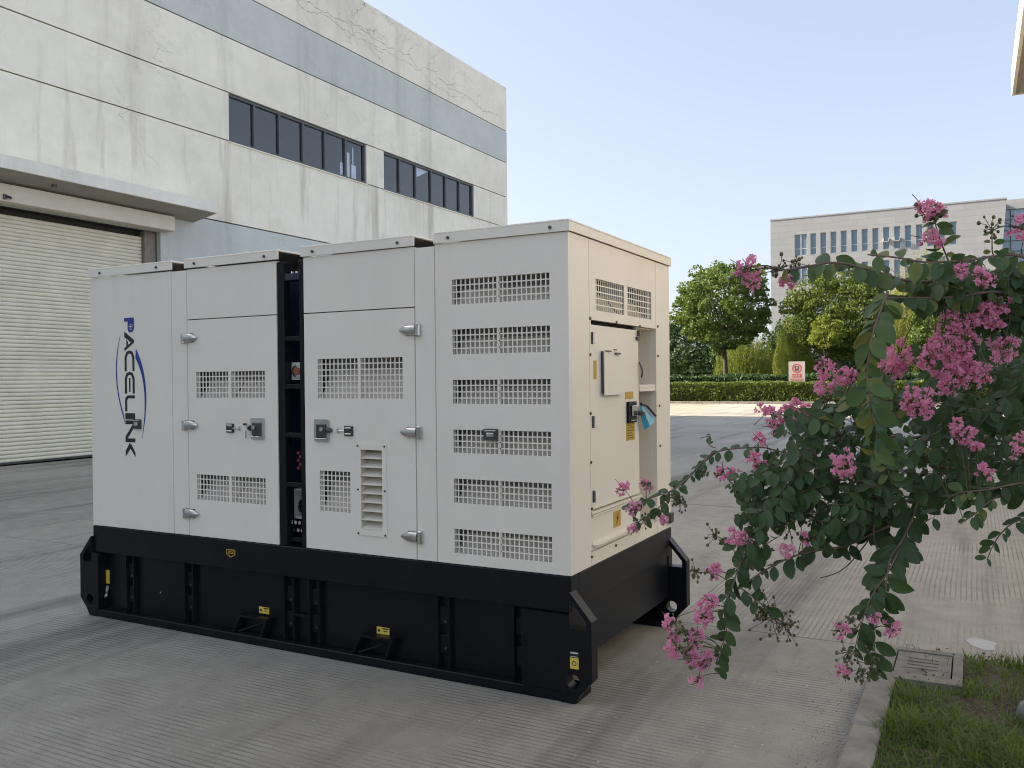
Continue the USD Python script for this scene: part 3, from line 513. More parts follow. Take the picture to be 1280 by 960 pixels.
def bez(a, c, b, n=22): return [((1 - t) ** 2 * a[0] + 2 * t * (1 - t) * c[0] + t * t * b[0], (1 - t) ** 2 * a[1] + 2 * t * (1 - t) * c[1] + t * t * b[1]) for t in np.linspace(0, 1, n)]
sw1 = Polygon(bez((-3.205, 1.86), (-3.315, 1.60), (-3.170, 1.29)) + bez((-3.182, 1.345), (-3.292, 1.60), (-3.205, 1.86)))
sw2 = Polygon(bez((-3.056, 1.77), (-2.90, 1.54), (-3.01, 1.19)) + bez((-3.01, 1.19), (-2.928, 1.53), (-3.062, 1.71)))
part(sd, 'logo_swoosh', xz(sw1.buffer(0), -.0018, -.0003), M['blue']); part(sd, 'logo_swoosh', xz(sw2.buffer(0), -.0018, -.0003), M['blue'])
bd = part(gs, 'panel_catch', xz(sbox(-3.08, 1.254, -3.013, 1.315), -.013, 0), M['dark_metal']); part(bd, 'catch_tongue', [bx(-3.065, -3.03, -.02, -.0135, 1.275, 1.297, .003), bx(-3.074, -3.02, -.018, -.0135, 1.303, 1.31, .002)], M['chrome'])
# --- right end
def ep(name, poly, x0=-.03, x1=0.0, label=None): return part(gs, name, yz(poly, x0, x1), M['paint'], label)
ep('corner_post', sbox(.031, ZB + .004, .248, 2.252)); ep('corner_post', sbox(1.278, ZB + .004, W - .031, 2.252))
gE = [(.337, .743, 1.897, 2.06, 14, 5), (.793, 1.197, 1.897, 2.06, 14, 5)]
eu = ep('end_upper_panel', cut(sbox(.252, 1.846, 1.274, 2.252), gE)); grille_at(eu, gE, True)
ep('door_surround', sbox(.252, .875, .272, 1.843)); ep('door_surround', sbox(.252, ZB + .004, 1.274, .672)); ep('sill_strip', sbox(.252, .862, .99, .874), -.03, .006)
ed = ep('control_door', sbox(.276, .882, .985, 1.822), -.04, -.008, 'cream control panel door with stickers and lock')
part(gs, 'door_rebate', [bx(-.06, -.041, .27, .99, .86, 1.845)], M['black_dull'])
part(gs, 'cable_recess', [bx(-.3, -.02, .987, .991, .674, 1.843), bx(-.3, -.29, .992, 1.272, .674, 1.843), bx(-.3, -.03, 1.273, 1.277, .674, 1.843), bx(-.289, -.02, .992, 1.272, 1.838, 1.843), bx(-.289, -.02, .992, 1.272, .674, .679)], M['paint'])
part(gs, 'recess_shelf', [bx(-.288, -.004, .993, 1.271, 1.492, 1.508, .002), bx(-.02, -.004, .993, 1.271, 1.47, 1.4915)], M['paint'])
lp_ = ep('lower_panel', sbox(.262, .676, .985, .859), -.03, -.006); part(lp_, 'hood_lip', [bx(-.004, .022, .27, .965, .700, .706), bx(-.006, -.002, .27, .965, .706, .72)], M['paint']); part(lp_, 'top_trim', bx(-.0058, .004, .27, .97, .848, .857, .002), M['paint'])
hd = part(ed, 'document_holder', yz(sbox(.407, 1.46, .681, 1.695), .012, .018), M['paint'], 'flat cream document plate standing off the door')
part(hd, 'holder_bracket', bx(-.008, .012, .42, .43, 1.47, 1.69), M['dark_metal']); part(hd, 'holder_bracket', bx(-.008, .012, .655, .665, 1.47, 1.69), M['dark_metal'])
[part(hd, 'clip', q, M['dark_metal']) for q in (bx(.018, .024, .42, .49, 1.688, 1.694), bx(.018, .03, .545, .61, 1.676, 1.684), bx(.018, .024, .53, .57, 1.697, 1.703))]
part(ed, 'sticker', yz(sbox(.318, 1.545, .355, 1.64), -.0078, -.0064), M['ochre']); part(ed, 'sticker', yz(sbox(.765, 1.432, .893, 1.472), -.0078, -.0064), M['ochre']); s3 = part(ed, 'sticker', yz(sbox(.774, 1.198, .912, 1.297), -.0078, -.0064), M['ochre'])
part(s3, 'print_line', [yz(sbox(.785, 1.21 + .014 * k, .9 - .02 * (k % 3), 1.214 + .014 * k), -.0062, -.0058) for k in range(6)], M['ink'])
s4 = part(lp_, 'sticker', yz(sbox(.567, .745, .672, .832), -.0058, -.0044), M['ochre']); part(s4, 'warning_bolt', yz(Polygon([(.60, .755), (.62, .79), (.607, .79), (.64, .822), (.628, .797), (.642, .797)]), -.0042, -.0036), M['ink'])
el = part(ed, 'door_lock', yz(sbox(.79, 1.305, .9, 1.408).buffer(.008), -.0075, .008), M['black']); part(el, 'paddle', bx(.008, .02, .815, .885, 1.335, 1.395, .004), M['chrome']); part(el, 'lock_barrel', cyl((.02, .9, 1.348), (.045, .9, 1.348), .014, 12), M['dark_metal']); part(el, 'pull_lip', bx(.008, .024, .8, .89, 1.308, 1.318, .003), M['chrome'])
part(el, 'key', [bx(.045, .05, .885, .93, 1.34, 1.356, .001), tube([(.05, .92 + .014 * math.cos(a), 1.325 + .018 * math.sin(a)) for a in np.linspace(0, 6.28, 11)], .002, 5)], M['dark_metal'])
for z in (1.753, 1.328, .95): h_ = part(ed, 'hinge', bx(-.008, .006, .27, .295, z - .03, z + .03, .003), M['dark_metal']); part(h_, 'hinge_pin', cyl((.008, .282, z - .03), (.008, .282, z + .03), .005, 8), M['chrome'])
for y, z in ((.258, 1.852), (.254, 1.669), (.25, 1.372), (.25, 1.126), (.256, .891), (.25, .65), (1.31, 1.862), (1.308, 1.681), (1.328, 1.377), (1.333, 1.131), (.62, 1.85), (.58, .65), (.99, 1.848)): part(gs, 'screw', cyl((.0, y, z), (.006, y, z), .0075, 8), M['dark_metal'])
part(ed, 'edge_pull', [tube([(.0, .978, 1.64), (.016, .978, 1.60), (.018, .978, 1.575), (.012, .978, 1.55)], .005, 6), bx(-.008, .01, .962, .985, 1.79, 1.82, .002), bx(-.008, .008, .94, .985, 1.765, 1.785, .002)], M['dark_metal'])
part(gs, 'socket', bx(.0005, .025, 1.455, 1.525, .635, .70, .004), M['dark_metal'])
# --- base
TB = .425
part(gs, 'base_beam', [bx(-3.5, .0, -.004, .09, TB, ZB, .004), bx(-3.5, 0, W - .09, W + .004, TB, ZB, .004), bx(-.09, .0, .091, W - .091, TB, ZB, .003), bx(-3.5, -3.41, .091, W - .091, TB, ZB, .003)], M['black'])
part(gs, 'base_deck', bx(-3.4, -.1, .1, W - .1, .55, .59), M['black_dull'])
part(gs, 'base_web', bx(-3.5, -.06, .045, .055, .051, TB - .001), M['black']); part(gs, 'base_web', bx(-3.5, -.06, W - .055, W - .045, .051, TB - .001), M['black'])
part(gs, 'base_flange', bx(-3.5, .03, -.02, .16, .0, .05, .004), M['black']); part(gs, 'base_flange', bx(-3.5, .03, W - .16, W + .02, .0, .05, .004), M['black'])
part(gs, 'end_web', bx(-.02, -.008, .05, W - .05, .165, TB - .002), M['black']); part(gs, 'end_web', bx(-3.26, -3.25, .1, W - .1, .07, .5), M['black'])
ch = [(-.26, .052), (.052, .052), (.112, .115), (.112, .40), (.0, .53), (-.004, .53), (-.004, TB - .002), (-.26, TB - .002)]
def corner(px, yy, mirror):
    pl = Polygon([(max(a, -.07), z) for a, z in ch] if mirror else ch).difference(Polygon([(-.002, .497), (.084, .398), (.084, .36), (-.002, .36)])).difference(Point(.015, .108).buffer(.034, 10))
    if mirror: pl = affinity.scale(pl, -1, 1, origin=(0, 0))
    m = xz(pl, yy, yy + .07); m.apply_translation((px, 0, 0)); return m
for px, mi in ((0, 0), (-3.5, 1)):
    for yy in (-.022, W - .048):
        cpn = part(gs, 'corner_plate', corner(px, yy, mi), M['black'])
        s = -1 if mi else 1
        part(cpn, 'toe', xz(Polygon([(px - s * .05, .0), (px + s * .02, .0), (px + s * .052, .0505), (px - s * .05, .0505)]), yy, yy + .07), M['black'])
for x in (-3.165, -2.62, -1.80, -1.61, -.742, -.29):
    stf = part(gs, 'stiffener', bx(x - .04, x - .03, .012, .044, .052, TB - .002), M['black']); part(stf, 'stiffener_cheek', bx(x + .03, x + .04, .016, .044, .052, TB - .002), M['black'])
    part(stf, 'gusset', bx(x - .0295, x + .0295, .028, .044, .12, .22, .004), M['black']); part(stf, 'gusset', bx(x - .0295, x + .0295, .028, .044, .27, .37, .004), M['black']); part(stf, 'bolt', cyl((x + .012, .028, .15), (x + .012, .022, .15), .008, 8), M['dark_metal']); part(stf, 'bolt', cyl((x + .012, .028, .29), (x + .012, .022, .29), .008, 8), M['dark_metal'])
part(gs, 'stiffener_bridge', bx(-1.765, -1.645, .014, .03, .20, .215), M['black'])
for x in (-2.062, -1.162):
    fk = part(gs, 'fork_pocket', xz(Polygon([(x - .16, .052), (x - .1, .165), (x + .125, .165), (x + .075, .052), (x + .062, .052), (x + .105, .152), (x - .09, .152), (x - .147, .052)]), -.016, .044), M['black'])
    part(fk, 'pocket_floor', bx(x - .12, x + .06, .0, .04, .0505, .056), M['black']); part(fk, 'pocket_tie', tube([(x - .12, .0, .06), (x + .02, .05, .11)], .006, 6), M['black'])
for x0, x1, z0, z1 in ((-2.053, -1.977, .175, .213), (-1.186, -1.104, .166, .203)):
    stk = part(gs, 'sticker', xz(sbox(x0, z0, x1, z1), .038, .0435), M['yellow']); part(stk, 'print', [xz(sbox(x0 + .008, z0 + .012, x0 + .022, z1 - .012), .0375, .0379), xz(sbox(x0 + .038, z1 - .01, x1 - .004, z1 - .003), .0375, .0379), xz(sbox(x0 + .045, z0 + .015, x1 - .012, z0 + .02), .0375, .0379)], M['ink'])
stk = part(gs, 'sticker', xz(sbox(.0, .17, .045, .222), -.0245, -.0225), M['yellow']); part(stk, 'print', [xz(sbox(.0, .2225, .045, .252), -.0245, -.0225), xz(Point(.022, .196).buffer(.012).difference(Point(.022, .196).buffer(.008)), -.0252, -.0247)], M['ink']); part(stk, 'print', [xz(sbox(.003, .243, .042, .249), -.0252, -.0247), xz(sbox(.003, .227, .042, .2295), -.0252, -.0247)], M['paper'])
stk = part(gs, 'sticker', xz(sbox(-3.46, .21, -3.40, .30), .037, .0435), M['yellow']); part(gs, 'earth_stud', tube([(-3.42, .042, .19), (-3.405, .025, .165), (-3.41, .025, .135), (-3.43, .03, .125)], .010, 8), M['steel'])
hexp = Polygon([(-2.268, .515), (-2.268, .545), (-2.196, .545), (-2.196, .515), (-2.232, .497)]); hb = part(gs, 'maker_badge', xz(hexp.difference(hexp.buffer(-.005)), -.0065, -.0045), M['ochre']); part(hb, 'badge_print', xz(sbox(-2.252, .52, -2.212, .533).difference(sbox(-2.246, .524, -2.218, .529)), -.0065, -.0045), M['ochre'])
part(gs, 'bolt', cyl((-2.90, .045, .205), (-2.90, .036, .205), .006, 8), M['chrome'])
# --- bag hanging from the lock
bagv = np.array([(.01, .93, 1.335), (.015, .965, 1.385), (.03, 1.135, 1.325), (.06, 1.0, 1.265), (.03, .97, 1.25), (.07, 1.05, 1.29), (.0, 1.06, 1.355)]) + [-1.71, 3.771, 0]
bg = thing('document_bag', 'blue plastic bag hanging by the lock of the cream control door', 'bag', (-1.71, 3.771, 1.3))
def fl_(p): return np.array(p) - [0, 0, 1.3]
bv = np.array([fl_(v) for v in ((.012, .955, 1.40), (.02, 1.15, 1.325), (.05, 1.10, 1.295), (.055, 1.0, 1.27), (.03, .97, 1.25), (.012, .955, 1.33), (.04, 1.03, 1.33))])
part(bg, 'bag_body', trimesh.convex.convex_hull(bv), M['bag']); part(bg, 'bag_edge', tube([fl_(v) for v in ((.018, .95, 1.40), (.03, 1.02, 1.385), (.035, 1.155, 1.322))], .007, 6), M['ink'])

# ================================================================== BUILDING OVERHEAD ON THE RIGHT
eb = thing('eaves_building', 'cream building on the right whose sunlit roof edge shows at the top corner', 'building', (.6, 17.84, 0))
part(eb, 'wall', bx(1.7, 9, -14.2, -1.5, 0, 6.49), M['cream_wall']); part(eb, 'roof_slab', bx(.06, 10, -15, -.06, 6.56, 7.0), M['cream'])
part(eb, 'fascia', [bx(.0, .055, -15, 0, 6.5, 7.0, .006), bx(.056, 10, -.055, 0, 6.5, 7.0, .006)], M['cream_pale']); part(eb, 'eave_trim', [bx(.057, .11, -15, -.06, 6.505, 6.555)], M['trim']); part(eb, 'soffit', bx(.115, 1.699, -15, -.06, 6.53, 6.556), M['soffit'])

# ================================================================== FAR KERB, HEDGE, SIGNS
fk_ = thing('far_kerb', 'pale kerb between the sunlit road and the far hedge', 'kerb')
for k in range(46):
    x = -36 + k * 1.0
    part(fk_, 'kerb_stone', bx(x + .006, x + .994, 49.62, 49.85, -.1, .13, .015), M['kerb'])
single('verge', bx(-70, 40, 49.86, 140, -.12, .06), M['soil'], kind='structure')
def hedge(name, lab, x0, x1, y0, y1, h, n, mat, size, seed, cat='hedge', lump=.18):
    r = np.random.default_rng(seed)
    u = r.uniform(0, 1, n); x = r.uniform(x0, x1, n)
    top = u < .5
    y = np.where(top, r.uniform(y0, y1, n), y0 + np.abs(r.normal(0, .12, n))); z = np.where(top, h - np.abs(r.normal(0, .1, n)), r.uniform(.1, h, n))
    f = meshkit.fbm(np.stack([x * .9, y * .9, z * 1.5], -1), 3, seed) - .5
    z = z + np.where(top, f * lump * 2.2, 0); y = y - np.where(top, 0, f * lump * 2)
    t = thing(name, lab, cat, ((x0 + x1) / 2, y0, 0)); o = np.array([(x0 + x1) / 2, y0, 0])
    part(t, 'foliage', cards(np.stack([x, y, z], 1) - o, r.uniform(size * .6, size * 1.3, n), r), M[mat], kind='stuff')
    part(t, 'inner_twigs', bx(x0 - o[0], x1 - o[0], .18, y1 - y0, .06, h - .18), M['soil'])
hedge('box_hedge', 'long low clipped hedge behind the far kerb', -34, 10, 50.3, 52.4, 1.2, 42000, 'hedge', .16, 11)
hedge('shrub_bed', 'dark loose shrub planting between the clipped hedge and the trees', -34, 10, 54.0, 60, 1.55, 36000, 'cover', .24, 12, 'shrubs', .35)
sg = thing('prohibition_sign', 'square white sign with a red ring standing in the hedge', 'sign', (-8.95, 51.0, 0))
part(sg, 'post', cyl((0, .04, 0), (0, .04, 2.2), .03, 10), M['steel']); part(sg, 'board', xz(sbox(-.43, 1.25, .43, 2.36).buffer(.02), -.0, .02), M['sign_face'])
part(sg, 'red_ring', xz(Point(0, 1.99).buffer(.265).difference(Point(0, 1.99).buffer(.205)), -.006, -.001), M['sign_red'])
gl = [[(-.13, 2.08), (-.01, 2.08)], [(-.07, 2.13), (-.07, 1.98)], [(-.07, 2.07), (-.13, 2.0)], [(.01, 2.08), (.13, 2.08)], [(.07, 2.13), (.07, 1.98)], [(.07, 2.07), (.13, 2.0)], [(-.08, 1.96), (.08, 1.96)], [(-.12, 1.92), (.12, 1.92)], [(0, 1.92), (0, 1.83)], [(-.05, 1.89), (-.1, 1.84)], [(.05, 1.89), (.1, 1.84)]]
part(sg, 'ring_character', xz(unary_union([LineString(s).buffer(.017) for s in gl]), -.006, -.001), M['sign_dark'])
part(sg, 'red_band', xz(sbox(-.25, 1.47, .25, 1.67), -.006, -.001), M['sign_red']); part(sg, 'band_lettering', [xz(sbox(-.2 + .14 * k, 1.52, -.12 + .14 * k, 1.62).difference(sbox(-.185 + .14 * k, 1.55, -.135 + .14 * k, 1.57)), -.010, -.0065) for k in range(3)], M['sign_face']); part(sg, 'small_print', [xz(sbox(-.35, 1.36, .35, 1.39), -.006, -.001), xz(sbox(-.3, 1.28, .3, 1.31), -.006, -.001)], M['sign_red'])
s2 = thing('grey_sign', 'small tilted grey board partly hidden behind the ringed white sign', 'sign', (-9.45, 52.9, 0))
part(s2, 'post', cyl((0, .03, 0), (0, .03, 1.8), .025, 8), M['steel']); part(s2, 'board', xz(Polygon([(-.32, 1.72), (.35, 1.66), (.35, 2.06), (-.25, 2.10)]), 0, .02), M['sign_grey'])

# ================================================================== TREES
def crown(c, rad, n, size, seed, clumps=70, lump=.3, fill=.25, clump_r=.2):
    r = np.random.default_rng(seed); d = r.normal(size=(clumps, 3)); d /= np.linalg.norm(d, axis=1, keepdims=True)
    k = r.uniform(.62, 1.0, clumps) ** .6 * (1 + lump * (meshkit.fbm(d * 1.7 + seed, 3, seed) - .5) * 2)
    cc = d * k[:, None]
    nf = int(n * fill); nc = n - nf
    idx = r.integers(0, clumps, nc); o = r.normal(size=(nc, 3)); o /= np.linalg.norm(o, axis=1, keepdims=True); cr = r.uniform(.6, 1.3, clumps) * clump_r
    o[:, 2] = np.where(o[:, 2] < -.3, -.3 * r.uniform(0, 1, nc), o[:, 2])
    pts = cc[idx] + o * (cr[idx] * r.uniform(.55, 1, nc) ** .5)[:, None]
    f = r.normal(size=(nf, 3)); f = f / np.linalg.norm(f, axis=1, keepdims=True) * (r.uniform(0, .82, nf) ** .4)[:, None]
    pts = np.vstack([pts, f]) * np.array(rad) + np.array(c)
    return cards(pts, r.uniform(size * .6, size * 1.35, n), r, aspect=.6)
def tree(name, lab, x, y, zc, rad, n, size, mat, seed, trunk_r=.18, cat='tree', **kw):
    t = thing(name, lab, cat, (x, y, 0.05), group={'round_tree': 'round trees behind the hedge', 'dark_bushy_tree': 'dark bushy trees filling the background'}.get(name)); r = np.random.default_rng(seed + 50); lo = zc - rad[2]
    part(t, 'trunk', tube(smoothline([(0, 0, 0), (.04, .03, lo * .6), (-.05, 0, lo + .6), (.05, .05, zc + rad[2] * .3)], 10), np.linspace(trunk_r, trunk_r * .35, 10), 10), M['bark'], smooth=True)
    for k in range(6):
        a = k * 1.05 + r.uniform(0, .6); h = lo + r.uniform(.1, .9); e = (rad[0] * .75 * math.cos(a), rad[1] * .75 * math.sin(a), zc + rad[2] * r.uniform(-.2, .5))
        part(t, 'limb', tube(smoothline([(0, 0, h), (e[0] * .4, e[1] * .4, (h + e[2]) / 2 + .2), e], 7), np.linspace(trunk_r * .5, .03, 7), 6), M['bark'], smooth=True)
    part(t, 'crown', crown((0, 0, zc), rad, n, size, seed, **kw), M[mat], kind='stuff'); return t
tree('round_tree', 'large round dense green tree on a single dark trunk left of the sign', -15.85, 62, 6.55, (3.45, 3.3, 3.3), 30000, .2, 'tree_a', 21, .2, clumps=120, clump_r=.17)
tree('round_tree', 'broad olive green tree behind the sign, in front of the office building', -8.0, 61, 5.4, (3.2, 3.0, 2.95), 26000, .2, 'tree_b', 22, .18, clumps=100, clump_r=.19)
tree('lime_sapling', 'small yellow-green tree in front of the broad olive tree', -8.35, 57.2, 4.1, (.95, .8, 1.0), 2600, .17, 'tree_lime', 23, .05, clumps=20, clump_r=.35)
tree('bushy_tree', 'bright green bushy tree right of the feathery pale willow', -1.6, 66, 4.7, (2.3, 2.2, 2.7), 15000, .19, 'tree_a', 24, .12, clumps=60, clump_r=.24)
tree('grey_green_tree', 'greyish green tree at the right edge behind the pink blossom', 2.6, 60, 3.2, (2.4, 2.2, 2.2), 15000, .17, 'tree_grey', 25, .12, clumps=60, clump_r=.24)
tree('dark_bushy_tree', 'dark bushy tree just right of the generator set', -22.6, 76, 3.4, (3.2, 3.0, 3.6), 18000, .24, 'tree_dark', 26, .15, clumps=60, clump_r=.26)
tree('dark_bushy_tree', 'low dark tree filling the gap between the two round trees', -12.6, 73, 3.6, (2.6, 2.0, 3.7), 13000, .22, 'tree_dark', 27, .12, clumps=40, clump_r=.3)
tree('dark_bushy_tree', 'dark leafy undergrowth tree behind the trunk of the large round tree', -18.8, 74, 2.3, (3.6, 2.0, 2.4), 10000, .24, 'tree_dark', 28, .12, clumps=40, clump_r=.3)
tree('dark_bushy_tree', 'dark tree behind the broad olive tree', -6.0, 74, 3.0, (3.2, 2.0, 3.0), 10000, .24, 'tree_dark', 29, .12, clumps=40, clump_r=.3)
def willow(name, lab, x, y, w, d, z0, z1, n, mat, seed, trunk=True, fan=0.0, top=None):
    t = thing(name, lab, 'tree', (x, y, .05), group='weeping willows behind the hedge'); r = np.random.default_rng(seed)
    if trunk: part(t, 'trunk', tube(smoothline([(0, 0, 0), (.1, 0, z1 * .45), (-.05, .1, z1 * .8)], 9), np.linspace(.14, .05, 9), 8), M['bark'], smooth=True)
    if trunk:
        for k in range(5):
            a = r.uniform(0, 6.28); part(t, 'limb', tube(smoothline([(0, 0, z1 * (.3 + .08 * k)), (w * .25 * math.cos(a), d * .25 * math.sin(a), z1 * .75), (w * .45 * math.cos(a), d * .45 * math.sin(a), z1 * .85)], 7), np.linspace(.06, .02, 7), 5), M['bark'])
    else: part(t, 'trunk', tube(smoothline([(0, 0, 0), (.1, 0, z1 * .45), (-.05, .1, z1 * .8)], 9), np.linspace(.16, .05, 9), 8), M['bark'], smooth=True)
    sx = r.uniform(-1, 1, n); sy = r.uniform(-1, 1, n); ok = sx ** 2 + sy ** 2 < 1; sx, sy = sx[ok], sy[ok]; m = len(sx)
    rad = np.sqrt(sx ** 2 + sy ** 2); ztop = z0 + (z1 - z0) * (np.sqrt(np.clip(1 - rad ** 2, 0, 1)) * .75 + .25) * r.uniform(.75, 1, m); ln = (ztop - z0) * r.uniform(.45, 1.0, m)
    K = 26; tt = np.linspace(0, 1, K)[None, :]
    px = sx[:, None] * w / 2 * (1 + fan * (1 - tt)) + .12 * np.sin(tt * 5 + r.uniform(0, 6, (m, 1))); py = sy[:, None] * d / 2 + 0 * tt; pz = ztop[:, None] - ln[:, None] * tt
    c = np.stack([px, py, pz], -1).reshape(-1, 3) + r.normal(0, .035, (m * K, 3))
    part(t, 'hanging_foliage', cards(c, r.uniform(.12, .26, len(c)), r, aspect=.24, axis=np.array([0, 0, -1.6])), M[mat], kind='stuff')
willow('willow', 'yellow-green weeping willow hanging behind the large round tree', -15.7, 68, 5.2, 3, .3, 5.2, 620, 'willow', 31, False)
willow('willow', 'slender pale green willow between the two round trees', -11.9, 66.5, 2.8, 2.4, .4, 6.6, 420, 'willow', 32)
willow('willow', 'feathery yellowish willow with a thin dark trunk, right of the olive tree', -4.6, 72, 5.0, 3.2, 1.2, 9.0, 800, 'willow_pale', 33)
willow('willow', 'tall yellow-green willow whose top rises before the office windows', -3.2, 80, 7.0, 4, 3, 12.4, 900, 'willow_pale', 34, fan=.1)
def mass(seed):
    r = np.random.default_rng(seed); n = 30000; x = r.uniform(-48, 22, n); hh = 2.6 + 2.4 * meshkit.fbm(np.stack([x * .25, 0 * x, 0 * x], -1), 3, 5); z = hh * r.uniform(0, 1, n) ** .6; y = 88 + r.uniform(0, 2.5, n)
    return cards(np.stack([x, y, z], 1), r.uniform(.25, .6, n), r)
single('distant_greenery', mass(41), M['tree_dark'], 'distant band of dark greenery closing the view behind the trees', 'greenery', kind='stuff')

# ================================================================== OFFICE BUILDING
ob = thing('office_building', 'far pale stone office building with narrow windows and a glass wing', 'building', (-26.37, 130, 0))
xr = 30.1
rows = [(18.95, 22.0), (14.4, 17.45), (9.85, 12.9)]
xs = [(3.45, 5.6)] + [(5.55 + k * 1.378, 6.36 + k * 1.378) for k in range(14)]
xs[0] = (3.4, 5.1); xs = [xs[0]] + [(a + .02, b + .02) for a, b in xs[1:]]
face = Polygon([(0, 0), (xr - 2.0, 0), (xr, 24.35), (0, 24.35)])
for z0, z1 in rows:
    for a, b in xs: face = face.difference(sbox(a, z0, b, z1))
part(ob, 'stone_front', xz(face, 0, .5), M['office'])
body = Polygon([(0, 0), (xr - 2.0, 0), (xr, 24.34), (0, 24.34)]); part(ob, 'stone_body', xz(body, .9, 26), M['office']); part(ob, 'stone_reveal', [bx(0, .3, .5, .9, 0, 24.34), bx(.3, xr - .4, .5, .9, 23.9, 24.34)], M['office'])
part(ob, 'coping', bx(-.05, xr + .05, -.06, .6, 24.352, 24.55), M['office'])
for ri, (z0, z1) in enumerate(rows):
    for k, (a, b) in enumerate(xs):
        w = part(ob, 'window', [bx(a, a + .06, .18, .28, z0, z1), bx(b - .06, b, .18, .28, z0, z1), bx(a + .06, b - .06, .18, .28, z1 - .06, z1), bx(a + .06, b - .06, .18, .28, z0, z0 + .06), bx(a + .06, b - .06, .19, .27, z0 + .95, z0 + 1.03)] + ([bx((a + b) / 2 - .1, (a + b) / 2 + .1, .17, .28, z0 + .06, z1 - .06)] if k == 0 else []), M['office_frame'])
        part(w, 'pane', bx(a + .061, b - .061, .22, .24, z0 + 1.031, z1 - .061), M['office_glass']); part(w, 'pane', bx(a + .061, b - .061, .22, .24, z0 + .061, z0 + .949), M['office_glass'])
        if ri == 0 and k in (8, 9):
            part(w, 'open_sash', join([bx(a + .05, b - .05, -.42, .1, z0 + 1.0, z0 + 1.06), bx(a + .04, a + .1, -.42, .17, z0 + 1.0, z0 + 1.5), bx(b - .1, b - .04, -.42, .17, z0 + 1.0, z0 + 1.5)]), M['office_frame'])
gw = part(ob, 'glass_wing', bx(xr - 2.4, xr + 34, 4.2, 24, 0, 23.6), M['curtain_glass']); part(ob, 'wing_parapet', bx(xr - 2.0, xr + 34.2, 3.9, 24, 23.601, 24.9), M['office'])
for k in range(16): part(gw, 'mullion', bx(xr - 1.6 + k * 2.1, xr - 1.5 + k * 2.1, 4.06, 4.199, 0, 23.58), M['frame_dark'])
for k in range(16): part(gw, 'transom', bx(xr - 2.4, xr + 33.9, 4.10, 4.198, .9 + k * 1.42, .98 + k * 1.42), M['frame_dark'])

